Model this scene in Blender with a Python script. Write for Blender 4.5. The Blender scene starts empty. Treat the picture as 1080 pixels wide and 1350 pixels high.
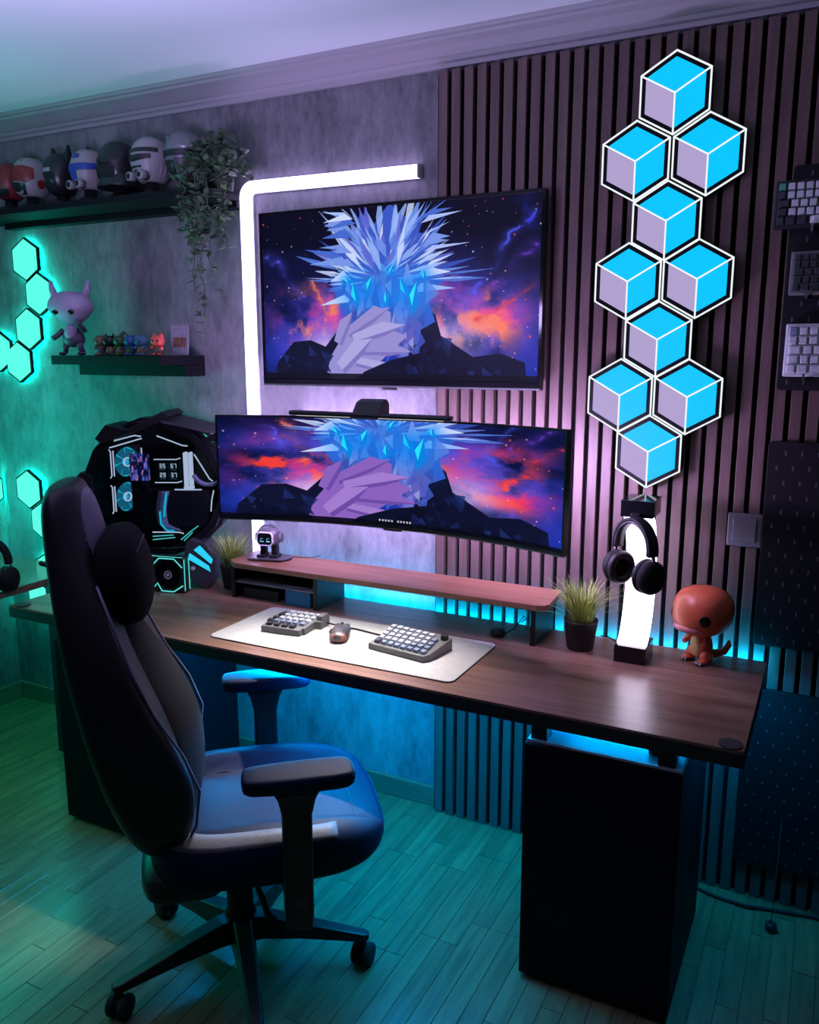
import bpy, bmesh, math, random
import numpy as np
from mathutils import Matrix, Vector
R = math.radians
rnd = random.Random(7)
SC = bpy.context.scene
COL = SC.collection

# ------------------------------------------------------------------ camera, world, light, exposure
cam_data = bpy.data.cameras.new('camera')
cam_data.sensor_fit = 'VERTICAL'
cam_data.sensor_height = 24.0
cam_data.lens = 24.0 * 1105 / 1350
cam_data.clip_start = 0.05
cam = bpy.data.objects.new('camera', cam_data)
COL.objects.link(cam)
cam.location = (0, 0, 1.6)
cam.rotation_euler = (R(90 - 10.85), 0, R(27.05))
SC.camera = cam

world = bpy.data.worlds.new('world')
SC.world = world
world.use_nodes = True
bg = world.node_tree.nodes['Background']
bg.inputs[0].default_value = (0.06, 0.30, 0.36, 1)
bg.inputs[1].default_value = 0.04

def area(name, loc, target, size, color, power, size_y=None, spread=180):
    d = bpy.data.lights.new(name, 'AREA')
    d.energy = power
    d.color = color
    d.size = size
    if size_y:
        d.shape = 'RECTANGLE'; d.size_y = size_y
    d.spread = R(spread)
    o = bpy.data.objects.new(name, d)
    COL.objects.link(o)
    o.location = loc
    o.rotation_euler = (Vector(target) - Vector(loc)).to_track_quat('-Z', 'Y').to_euler()
    return o
# unseen fill lamps added: two for the ceiling, one by the left wall
area('ceiling_fill_lavender', (-1.5, 0.9, 1.75), (-1.5, 1.15, 2.5), 0.5, (0.60, 0.47, 1.0), 24)
area('ceiling_fill_teal', (-2.9, 1.5, 1.9), (-2.9, 1.5, 2.5), 0.35, (0.10, 0.70, 0.80), 2.6)
area('left_wall_fill_teal', (-3.28, 1.95, 1.10), (-2.5, 2.5, 1.05), 0.35, (0.0, 1.0, 0.74), 11.0, 1.0)  # added teal fill to brighten the left of the back wall

SC.view_settings.view_transform = 'Standard'
SC.view_settings.look = 'None'
SC.view_settings.exposure = 0.0
SC.view_settings.gamma = 1.0
SC.view_settings.use_curve_mapping = False
try:
    SC.cycles.use_denoising = True
    SC.cycles.max_bounces = 8
    SC.cycles.diffuse_bounces = 3
    SC.cycles.glossy_bounces = 4
    SC.cycles.transparent_max_bounces = 12
    SC.cycles.sample_clamp_indirect = 4.0
    SC.cycles.caustics_reflective = False
    SC.cycles.caustics_refractive = False
except Exception:
    pass

# ------------------------------------------------------------------ materials
def s2l(c):
    return tuple((x / 255 / 12.92) if x / 255 <= 0.04045 else ((x / 255 + 0.055) / 1.055) ** 2.4 for x in c)

def new_mat(name):
    m = bpy.data.materials.new(name)
    m.use_nodes = True
    nt = m.node_tree
    return m, nt, nt.nodes['Principled BSDF']

def mat(name, col, rough=0.5, metal=0.0, spec=0.5, emit=None, es=0.0, noise=0.0, nscale=30.0, bump=0.0, coat=0.0):
    m, nt, b = new_mat(name)
    b.inputs['Base Color'].default_value = (*col, 1)
    b.inputs['Roughness'].default_value = rough
    b.inputs['Metallic'].default_value = metal
    b.inputs['Specular IOR Level'].default_value = spec
    b.inputs['Coat Weight'].default_value = coat
    if emit:
        b.inputs['Emission Color'].default_value = (*emit, 1)
        b.inputs['Emission Strength'].default_value = es
    if noise or bump:
        tc = nt.nodes.new('ShaderNodeTexCoord')
        n = nt.nodes.new('ShaderNodeTexNoise')
        n.inputs['Scale'].default_value = nscale
        n.inputs['Detail'].default_value = 5
        nt.links.new(tc.outputs['Object'], n.inputs['Vector'])
        if noise:
            r = nt.nodes.new('ShaderNodeValToRGB')
            r.color_ramp.elements[0].position = 0.3
            r.color_ramp.elements[1].position = 0.7
            r.color_ramp.elements[0].color = (*[c * (1 - noise) for c in col], 1)
            r.color_ramp.elements[1].color = (*[min(1, c * (1 + noise)) for c in col], 1)
            nt.links.new(n.outputs['Fac'], r.inputs['Fac'])
            nt.links.new(r.outputs['Color'], b.inputs['Base Color'])
        if bump:
            bp = nt.nodes.new('ShaderNodeBump')
            bp.inputs['Strength'].default_value = bump
            bp.inputs['Distance'].default_value = 0.002
            nt.links.new(n.outputs['Fac'], bp.inputs['Height'])
            nt.links.new(bp.outputs['Normal'], b.inputs['Normal'])
    return m

def glow(name, col, es):
    return mat(name, (0.01, 0.01, 0.01), 0.6, spec=0.05, emit=col, es=es)

def wood_mat(name, c1, c2, scale, axis_stretch, rough=0.4, vary=0.0, spec=0.5, bump=0.05):
    m, nt, b = new_mat(name)
    tc = nt.nodes.new('ShaderNodeTexCoord')
    mp = nt.nodes.new('ShaderNodeMapping')
    mp.inputs['Scale'].default_value = axis_stretch
    nt.links.new(tc.outputs['Object'], mp.inputs['Vector'])
    oi = nt.nodes.new('ShaderNodeObjectInfo')
    if vary:
        add = nt.nodes.new('ShaderNodeVectorMath'); add.operation = 'ADD'
        sc = nt.nodes.new('ShaderNodeVectorMath'); sc.operation = 'SCALE'
        sc.inputs[0].default_value = (37, 51, 23)
        nt.links.new(oi.outputs['Random'], sc.inputs['Scale'])
        nt.links.new(mp.outputs['Vector'], add.inputs[0])
        nt.links.new(sc.outputs['Vector'], add.inputs[1])
        vec = add.outputs['Vector']
    else:
        vec = mp.outputs['Vector']
    n = nt.nodes.new('ShaderNodeTexNoise')
    n.inputs['Scale'].default_value = scale
    n.inputs['Detail'].default_value = 7
    n.inputs['Roughness'].default_value = 0.6
    n.inputs['Distortion'].default_value = 0.6
    nt.links.new(vec, n.inputs['Vector'])
    r = nt.nodes.new('ShaderNodeValToRGB')
    r.color_ramp.elements[0].position = 0.32
    r.color_ramp.elements[1].position = 0.68
    r.color_ramp.elements[0].color = (*c1, 1)
    r.color_ramp.elements[1].color = (*c2, 1)
    nt.links.new(n.outputs['Fac'], r.inputs['Fac'])
    out = r.outputs['Color']
    if vary:
        hs = nt.nodes.new('ShaderNodeHueSaturation')
        mr = nt.nodes.new('ShaderNodeMapRange')
        mr.inputs['To Min'].default_value = 1 - vary
        mr.inputs['To Max'].default_value = 1 + vary
        nt.links.new(oi.outputs['Random'], mr.inputs['Value'])
        nt.links.new(mr.outputs['Result'], hs.inputs['Value'])
        nt.links.new(out, hs.inputs['Color'])
        out = hs.outputs['Color']
    nt.links.new(out, b.inputs['Base Color'])
    b.inputs['Roughness'].default_value = rough
    b.inputs['Specular IOR Level'].default_value = spec
    if bump:
        bp = nt.nodes.new('ShaderNodeBump')
        bp.inputs['Strength'].default_value = bump
        bp.inputs['Distance'].default_value = 0.002
        nt.links.new(n.outputs['Fac'], bp.inputs['Height'])
        nt.links.new(bp.outputs['Normal'], b.inputs['Normal'])
    return m

def concrete_mat(name, dark, light):
    m, nt, b = new_mat(name)
    tc = nt.nodes.new('ShaderNodeTexCoord')
    mp = nt.nodes.new('ShaderNodeMapping')
    mp.inputs['Scale'].default_value = (1, 1, 0.45)
    nt.links.new(tc.outputs['Object'], mp.inputs['Vector'])
    def noise(s, d, rgh=0.6):
        n = nt.nodes.new('ShaderNodeTexNoise')
        n.inputs['Scale'].default_value = s
        n.inputs['Detail'].default_value = d
        n.inputs['Roughness'].default_value = rgh
        nt.links.new(mp.outputs['Vector'], n.inputs['Vector'])
        return n
    a = noise(3.2, 9, 0.68); c = noise(28, 6, 0.7)
    mix = nt.nodes.new('ShaderNodeMath'); mix.operation = 'MULTIPLY_ADD'
    mix.inputs[1].default_value = 0.4
    nt.links.new(c.outputs['Fac'], mix.inputs[0])
    ml = nt.nodes.new('ShaderNodeMath'); ml.operation = 'MULTIPLY'; ml.inputs[1].default_value = 0.6
    nt.links.new(a.outputs['Fac'], ml.inputs[0])
    nt.links.new(ml.outputs[0], mix.inputs[2])
    r = nt.nodes.new('ShaderNodeValToRGB')
    r.color_ramp.elements[0].position = 0.38; r.color_ramp.elements[0].color = (*dark, 1)
    r.color_ramp.elements[1].position = 0.62; r.color_ramp.elements[1].color = (*light, 1)
    nt.links.new(mix.outputs[0], r.inputs['Fac'])
    nt.links.new(r.outputs['Color'], b.inputs['Base Color'])
    b.inputs['Roughness'].default_value = 0.7
    bp = nt.nodes.new('ShaderNodeBump')
    bp.inputs['Strength'].default_value = 0.25
    bp.inputs['Distance'].default_value = 0.004
    nt.links.new(mix.outputs[0], bp.inputs['Height'])
    nt.links.new(bp.outputs['Normal'], b.inputs['Normal'])
    return m

def glass_mat(name, tint, mixf, rough=0.03):
    m = bpy.data.materials.new(name)
    m.use_nodes = True
    nt = m.node_tree
    nt.nodes.clear()
    o = nt.nodes.new('ShaderNodeOutputMaterial')
    t = nt.nodes.new('ShaderNodeBsdfTransparent'); t.inputs[0].default_value = (*tint, 1)
    g = nt.nodes.new('ShaderNodeBsdfGlossy'); g.inputs['Roughness'].default_value = rough
    g.inputs[0].default_value = (0.9, 0.9, 0.9, 1)
    x = nt.nodes.new('ShaderNodeMixShader')
    lw = nt.nodes.new('ShaderNodeLayerWeight'); lw.inputs[0].default_value = mixf
    nt.links.new(lw.outputs['Fresnel'], x.inputs[0])
    nt.links.new(t.outputs[0], x.inputs[1])
    nt.links.new(g.outputs[0], x.inputs[2])
    nt.links.new(x.outputs[0], o.inputs[0])
    return m

M = {}
M['concrete'] = concrete_mat('concrete', (0.085, 0.085, 0.097), (0.27, 0.265, 0.285))
M['ceiling'] = mat('ceiling_paint', (0.80, 0.80, 0.83), 0.8)
M['crown'] = mat('crown_paint', (0.33, 0.33, 0.345), 0.6)
M['felt'] = mat('black_felt', (0.006, 0.006, 0.008), 0.95, spec=0.1)
M['slat'] = wood_mat('slat_wood', (0.074, 0.044, 0.040), (0.122, 0.074, 0.068), 6, (6, 6, 0.5), 0.55, vary=0.13)
M['plank'] = wood_mat('plank_wood', (0.098, 0.098, 0.050), (0.165, 0.165, 0.082), 5, (7, 0.7, 1), 0.27, vary=0.13)
M['floor_base'] = mat('floor_gap', (0.05, 0.035, 0.025), 0.7)
M['baseboard'] = wood_mat('baseboard_wood', (0.16, 0.10, 0.07), (0.22, 0.15, 0.10), 5, (0.7, 0.7, 7), 0.5)
M['desk'] = wood_mat('desk_walnut', (0.125, 0.062, 0.040), (0.31, 0.175, 0.118), 5, (0.45, 7, 7), 0.30, spec=0.5)
M['riser'] = wood_mat('riser_walnut', (0.20, 0.085, 0.05), (0.33, 0.16, 0.10), 5, (0.5, 7, 7), 0.38)
M['riser_edge'] = wood_mat('riser_ply_edge', (0.20, 0.12, 0.075), (0.30, 0.19, 0.12), 5, (0.5, 7, 7), 0.5)
M['black'] = mat('black_satin', (0.008, 0.008, 0.010), 0.45)
M['shelf_black'] = mat('shelf_black', (0.006, 0.006, 0.008), 0.6, spec=0.12)
M['black_gloss'] = mat('black_gloss', (0.006, 0.006, 0.008), 0.08)
M['black_matte'] = mat('black_matte', (0.010, 0.010, 0.012), 0.75, spec=0.3)
M['panel_black'] = mat('black_panel', (0.0035, 0.0035, 0.006), 0.6, spec=0.12)
M['pegboard'] = mat('pegboard_metal', (0.004, 0.004, 0.006), 0.6, spec=0.3)
M['slot'] = mat('pegboard_slot', (0.07, 0.07, 0.085), 0.5)
M['metal'] = mat('grey_metal', (0.35, 0.35, 0.37), 0.35, metal=1.0)
M['dark_metal'] = mat('dark_metal', (0.06, 0.06, 0.07), 0.35, metal=0.9)
M['leather'] = mat('chair_leather', (0.006, 0.006, 0.008), 0.5, spec=0.35, bump=0.15, nscale=220)
M['leather_head_lit'] = mat('chair_leather_head_lit', (0.11, 0.095, 0.15), 0.5, spec=0.6, bump=0.12, nscale=220)  # lavender glow of the wall bar put into the leather colour
M['seat_leather_blue_lit'] = mat('seat_leather_blue_lit', (0.006, 0.011, 0.034), 0.5, spec=0.16, bump=0.12, nscale=200)  # black leather tinted navy, blue strip light put into the colour
M['carbon'] = mat('carbon_weave', (0.14, 0.135, 0.14), 0.5, noise=0.35, nscale=380)
M['velour'] = mat('pillow_velour', (0.005, 0.005, 0.006), 0.95, spec=0.15)
M['mat'] = mat('desk_mat_felt', (0.52, 0.505, 0.47), 0.9, noise=0.06, nscale=60)
M['mat_edge'] = mat('desk_mat_edge', (0.10, 0.09, 0.08), 0.8)
M['kb_case'] = mat('keyboard_case_grey', (0.16, 0.155, 0.15), 0.45)
M['key_light'] = mat('keycap_pale', (0.55, 0.57, 0.60), 0.45)
M['key_mid'] = mat('keycap_blue_grey', (0.20, 0.24, 0.32), 0.45)
M['key_dark'] = mat('keycap_dark', (0.03, 0.032, 0.04), 0.45)
M['key_green'] = mat('keycap_green', (0.05, 0.30, 0.18), 0.45)
M['white_plastic'] = mat('white_plastic', (0.68, 0.67, 0.70), 0.35)
M['grey_plastic'] = mat('grey_plastic', (0.26, 0.25, 0.29), 0.35)
M['socket'] = mat('socket_plate', (0.16, 0.15, 0.17), 0.35)
M['orange'] = mat('orange_vinyl', (0.62, 0.125, 0.055), 0.38)
M['cream'] = mat('cream_vinyl', (0.62, 0.46, 0.20), 0.45)
M['pink'] = mat('pink_vinyl', (0.62, 0.20, 0.22), 0.3)
M['lilac'] = mat('lilac_vinyl', (0.42, 0.33, 0.50), 0.45)
M['mauve'] = mat('mauve_vinyl', (0.085, 0.065, 0.115), 0.45)
M['red'] = mat('red_vinyl', (0.20, 0.018, 0.02), 0.4)
M['bright_red'] = mat('bright_red_vinyl', (0.85, 0.10, 0.07), 0.4)
M['green'] = mat('green_vinyl', (0.025, 0.085, 0.02), 0.45)
M['blue'] = mat('blue_vinyl', (0.02, 0.085, 0.26), 0.45)
M['sky'] = mat('sky_vinyl', (0.05, 0.15, 0.27), 0.45)
M['tan'] = mat('tan_vinyl', (0.17, 0.10, 0.06), 0.45)
M['silver'] = mat('silver_helmet', (0.20, 0.20, 0.23), 0.35, metal=0.5)
M['plate_grey'] = mat('plate_dark_grey', (0.035, 0.033, 0.045), 0.45)
M['foot_grey'] = mat('foot_grey', (0.03, 0.03, 0.042), 0.4)
M['robot_grey'] = mat('robot_grey', (0.075, 0.072, 0.09), 0.35)
M['ivory'] = mat('ivory_shell', (0.30, 0.29, 0.30), 0.45)
M['royal'] = mat('royal_blue', (0.02, 0.05, 0.30), 0.4)
M['dark_shell'] = mat('dark_shell', (0.012, 0.012, 0.015), 0.3)
M['leaf'] = mat('ivy_leaf', (0.07, 0.12, 0.065), 0.45, noise=0.4, nscale=18)
M['leaf_pale'] = mat('ivy_leaf_pale', (0.15, 0.25, 0.10), 0.45, noise=0.3, nscale=18)
M['vine'] = mat('vine_stem', (0.10, 0.12, 0.07), 0.7)
M['grass'] = mat('grass_blade', (0.32, 0.40, 0.09), 0.5, noise=0.5, nscale=25)
M['pot'] = mat('black_pot', (0.007, 0.007, 0.008), 0.6)
M['led_white'] = glow('led_bar_light', (0.62, 0.50, 1.0), 5.5)
M['hex_teal'] = glow('hex_teal_light', (0.10, 1.0, 0.74), 1.1)
M['hex_back'] = glow('hex_back_light', (0.0, 1.0, 0.74), 95.0)
M['cube_cyan'] = glow('cube_cyan_light', s2l((0, 198, 255)), 1.0)
M['cube_lilac'] = glow('cube_lilac_light', s2l((176, 160, 205)), 1.0)
M['cube_line'] = glow('cube_line_light', (0.90, 0.96, 1.0), 1.0)
M['strip_blue'] = glow('desk_back_strip_light', (0.0, 0.50, 1.0), 105)
M['strip_under'] = glow('under_desk_strip_light', (0.0, 0.36, 1.0), 150)
M['strip_violet'] = glow('monitor_back_strip_light', (0.66, 0.46, 1.0), 165)
M['lamp_white'] = glow('lamp_panel_light', (0.86, 0.74, 1.0), 6.0)
M['pc_cyan'] = glow('pc_cyan_light', (0.02, 0.50, 0.74), 1.25)
M['pc_cyan_dim'] = glow('pc_cyan_blade_light', (0.01, 0.16, 0.26), 1.0)
M['pc_white'] = glow('pc_white_light', (0.70, 0.80, 1.0), 1.0)
M['pc_mint'] = glow('pc_mint_light', (0.10, 0.72, 0.68), 1.0)
M['ped_top'] = mat('pedestal_top_paint', (0.5, 0.5, 0.52), 0.5)
M['eye'] = mat('eye_black', (0.006, 0.006, 0.008), 0.15)
M['glass_dark'] = glass_mat('smoked_glass', (0.72, 0.76, 0.80), 0.12)
M['glass_wing'] = glass_mat('clear_acrylic', (0.72, 0.72, 0.78), 0.10)
M['rubber'] = mat('rubber', (0.010, 0.010, 0.010), 0.8)
M['foil_lavender_sheen'] = mat('reflector_strip', (0.50, 0.47, 0.62), 0.35, metal=0.3)  # lavender reflection put into the base colour
M['ear_pad'] = mat('ear_pad', (0.012, 0.012, 0.014), 0.55)

# ------------------------------------------------------------------ geometry helpers
class B:
    def __init__(s, xf=None):
        s.v = []; s.f = []; s.sm = []; s.xf = xf or Matrix()
    def add(s, vs, fs, smooth=False):
        n = len(s.v)
        s.v += [tuple(s.xf @ Vector(p)) for p in vs]
        s.f += [tuple(i + n for i in f) for f in fs]
        s.sm += [smooth] * len(fs)
        return s
    def box(s, x0, x1, y0, y1, z0, z1):
        v = [(x, y, z) for z in (z0, z1) for y in (y0, y1) for x in (x0, x1)]
        return s.add(v, [(0, 2, 3, 1), (4, 5, 7, 6), (0, 1, 5, 4), (2, 6, 7, 3), (0, 4, 6, 2), (1, 3, 7, 5)])
    def cbox(s, c, sz):
        return s.box(c[0] - sz[0] / 2, c[0] + sz[0] / 2, c[1] - sz[1] / 2, c[1] + sz[1] / 2, c[2] - sz[2] / 2, c[2] + sz[2] / 2)
    def prism(s, poly, a, b, plane='xy', smooth=False):
        def p3(p, h):
            if plane == 'xy': return (p[0], p[1], h)
            if plane == 'xz': return (p[0], h, p[1])
            return (h, p[0], p[1])
        n = len(poly)
        vs = [p3(p, a) for p in poly] + [p3(p, b) for p in poly]
        s.add(vs, [tuple(range(n)), tuple(range(2 * n - 1, n - 1, -1))])
        off = len(s.v) - 2 * n
        for i in range(n):
            j = (i + 1) % n
            s.f.append((off + i, off + j, off + n + j, off + n + i)); s.sm.append(smooth)
        return s
    def ring(s, outer, inner, a, b, plane='xz'):
        def p3(p, h):
            if plane == 'xy': return (p[0], p[1], h)
            if plane == 'xz': return (p[0], h, p[1])
            return (h, p[0], p[1])
        n = len(outer)
        vs = [p3(p, a) for p in outer] + [p3(p, a) for p in inner] + [p3(p, b) for p in outer] + [p3(p, b) for p in inner]
        fs = []
        for i in range(n):
            j = (i + 1) % n
            fs += [(i, j, n + j, n + i), (2 * n + i, 3 * n + i, 3 * n + j, 2 * n + j),
                   (i, 2 * n + i, 2 * n + j, j), (n + i, n + j, 3 * n + j, 3 * n + i)]
        return s.add(vs, fs)
    def lathe(s, prof, n=28, c=(0, 0, 0), axis='z', smooth=True):
        vs = []; fs = []
        for (r, h) in prof:
            for k in range(n):
                a = 2 * math.pi * k / n
                p = (r * math.cos(a), r * math.sin(a), h)
                if axis == 'y': p = (p[0], p[2], p[1])
                if axis == 'x': p = (p[2], p[0], p[1])
                vs.append((p[0] + c[0], p[1] + c[1], p[2] + c[2]))
        m = len(prof)
        for i in range(m - 1):
            for k in range(n):
                k2 = (k + 1) % n
                fs.append((i * n + k, i * n + k2, (i + 1) * n + k2, (i + 1) * n + k))
        s.add(vs, fs, smooth)
        off = len(s.v) - len(vs)
        s.f.append(tuple(off + k for k in range(n))); s.sm.append(False)
        s.f.append(tuple(off + (m - 1) * n + k for k in reversed(range(n)))); s.sm.append(False)
        return s
    def cyl(s, c, r, h, axis='z', n=24, r2=None):
        r2 = r if r2 is None else r2
        return s.lathe([(r, -h / 2), (r2, h / 2)], n, c, axis)
    def sph(s, c, rad, n=24, m=14, p=1.0, q=1.0, fn=None):
        if not hasattr(rad, '__len__'): rad = (rad,) * 3
        vs = []; fs = []
        sp = lambda x, e: math.copysign(abs(x) ** e, x)
        for i in range(1, m):
            t = math.pi * i / m - math.pi / 2
            for k in range(n):
                a = 2 * math.pi * k / n
                x = sp(math.cos(t), q) * sp(math.cos(a), p)
                y = sp(math.cos(t), q) * sp(math.sin(a), p)
                z = sp(math.sin(t), q)
                if fn: x, y, z = fn(x, y, z)
                vs.append((c[0] + x * rad[0], c[1] + y * rad[1], c[2] + z * rad[2]))
        e = [(0, 0, -1), (0, 0, 1)]
        for x, y, z in e:
            if fn: x, y, z = fn(x, y, z)
            vs.append((c[0] + x * rad[0], c[1] + y * rad[1], c[2] + z * rad[2]))
        bt, tp = len(vs) - 2, len(vs) - 1
        for i in range(m - 2):
            for k in range(n):
                k2 = (k + 1) % n
                fs.append((i * n + k, i * n + k2, (i + 1) * n + k2, (i + 1) * n + k))
        for k in range(n):
            k2 = (k + 1) % n
            fs.append((bt, k2, k)); fs.append((tp, (m - 2) * n + k, (m - 2) * n + k2))
        return s.add(vs, fs, True)
    def tube(s, pts, r, n=10, closed=False, smooth=True):
        pts = [Vector(p) for p in pts]
        m = len(pts)
        rs = r if hasattr(r, '__len__') else [r] * m
        vs = []; fs = []
        up = None
        for i in range(m):
            a = pts[(i - 1) % m] if (closed or i) else pts[0]
            b = pts[(i + 1) % m] if (closed or i < m - 1) else pts[-1]
            t = (b - a).normalized()
            if up is None:
                up = Vector((0, 0, 1)) if abs(t.z) < 0.9 else Vector((1, 0, 0))
            up = (up - t * up.dot(t)).normalized()
            w = t.cross(up)
            for k in range(n):
                q = 2 * math.pi * k / n
                vs.append(tuple(pts[i] + (up * math.cos(q) + w * math.sin(q)) * rs[i]))
        for i in range(m if closed else m - 1):
            i2 = (i + 1) % m
            for k in range(n):
                k2 = (k + 1) % n
                fs.append((i * n + k, i * n + k2, i2 * n + k2, i2 * n + k))
        s.add(vs, fs, smooth)
        if not closed:
            off = len(s.v) - len(vs)
            s.f.append(tuple(off + k for k in reversed(range(n)))); s.sm.append(False)
            s.f.append(tuple(off + (m - 1) * n + k for k in range(n))); s.sm.append(False)
        return s
    def loft(s, rings, smooth=True, cap=True):
        n = len(rings[0]); vs = [p for r in rings for p in r]; fs = []
        for i in range(len(rings) - 1):
            for k in range(n):
                k2 = (k + 1) % n
                fs.append((i * n + k, i * n + k2, (i + 1) * n + k2, (i + 1) * n + k))
        s.add(vs, fs, smooth)
        if cap:
            off = len(s.v) - len(vs)
            s.f.append(tuple(off + k for k in reversed(range(n)))); s.sm.append(smooth)
            o2 = off + (len(rings) - 1) * n
            s.f.append(tuple(o2 + k for k in range(n))); s.sm.append(smooth)
        return s

def link_mesh(name, me, parent=None, loc=(0, 0, 0), rot=(0, 0, 0)):
    o = bpy.data.objects.new(name, me)
    COL.objects.link(o)
    if parent: o.parent = parent
    o.location = loc
    o.rotation_euler = rot
    return o

def mesh(name, b, material, bevel=0.0, seg=2, subsurf=0, uv=None):
    me = bpy.data.meshes.new(name)
    me.from_pydata(b.v, [], b.f)
    me.polygons.foreach_set('use_smooth', b.sm)
    bm = bmesh.new()
    bm.from_mesh(me)
    bmesh.ops.recalc_face_normals(bm, faces=bm.faces)
    if bevel:
        es = [e for e in bm.edges if len(e.link_faces) == 2 and e.calc_face_angle(0) > R(25)]
        bmesh.ops.bevel(bm, geom=es, offset=bevel, segments=seg, profile=0.5, affect='EDGES', clamp_overlap=True)
    if uv:
        lay = bm.loops.layers.uv.new('UVMap')
        for f in bm.faces:
            for l in f.loops:
                l[lay].uv = uv(l.vert.co)
    bm.to_mesh(me)
    bm.free()
    me.materials.append(M[material] if isinstance(material, str) else material)
    return me

def ob(name, b, material, parent=None, bevel=0.0, seg=2, subsurf=0, loc=(0, 0, 0), rot=(0, 0, 0), uv=None):
    me = mesh(name, b, material, bevel, seg, uv=uv)
    o = link_mesh(name, me, parent, loc, rot)
    if subsurf:
        md = o.modifiers.new('smooth', 'SUBSURF')
        md.levels = subsurf; md.render_levels = subsurf
    return o

def tag(o, label, cat, group=None):
    o['label'] = label; o['category'] = cat
    if group: o['group'] = group
    return o

def thing(name, label, cat, loc=(0, 0, 0), rz=0.0, group=None, rot=None):
    o = bpy.data.objects.new(name, None)
    o.empty_display_size = 0.05
    COL.objects.link(o)
    o.location = loc
    o.rotation_euler = rot if rot else (0, 0, R(rz))
    return tag(o, label, cat, group)

def structure(o):
    o['kind'] = 'structure'
    return o

def stuff(o):
    o['kind'] = 'stuff'
    return o

def copy_part(o, parent):
    c = o.copy(); COL.objects.link(c); c.parent = parent
    return c

def copy_tree(o, parent=None):
    c = o.copy(); COL.objects.link(c); c.parent = parent
    for ch in list(o.children): copy_tree(ch, c)
    return c

def rrect(w, h, r, n=5, cx=0, cy=0):
    pts = []
    for (sx, sy, a0) in ((1, 1, 0), (-1, 1, 90), (-1, -1, 180), (1, -1, 270)):
        for k in range(n + 1):
            a = R(a0 + 90 * k / n)
            pts.append((cx + sx * (w / 2 - r) + r * math.cos(a), cy + sy * (h / 2 - r) + r * math.sin(a)))
    return pts

def ngon(n, r, a0=0.0, cx=0, cy=0):
    return [(cx + r * math.cos(R(a0) + 2 * math.pi * k / n), cy + r * math.sin(R(a0) + 2 * math.pi * k / n)) for k in range(n)]

# ------------------------------------------------------------------ picture for the screens (abstract ice crystals and nebula)
def fbm(h, w, seed, base=4, octv=6):
    g = np.random.RandomState(seed)
    out = np.zeros((h, w)); amp = 1.0; tot = 0
    for o in range(octv):
        ny = base * 2 ** o + 2; nx = int(base * 1.7 * 2 ** o) + 2
        t = g.rand(ny, nx)
        yy = np.linspace(0, ny - 1.001, h); xx = np.linspace(0, nx - 1.001, w)
        y0 = yy.astype(int); x0 = xx.astype(int)
        fy = (yy - y0)[:, None]; fx = (xx - x0)[None, :]
        fy = fy * fy * (3 - 2 * fy); fx = fx * fx * (3 - 2 * fx)
        a = t[y0][:, x0]; b_ = t[y0][:, x0 + 1]; c = t[y0 + 1][:, x0]; d = t[y0 + 1][:, x0 + 1]
        out += amp * ((a * (1 - fx) + b_ * fx) * (1 - fy) + (c * (1 - fx) + d * fx) * fy)
        tot += amp; amp *= 0.55
    return out / tot

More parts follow.
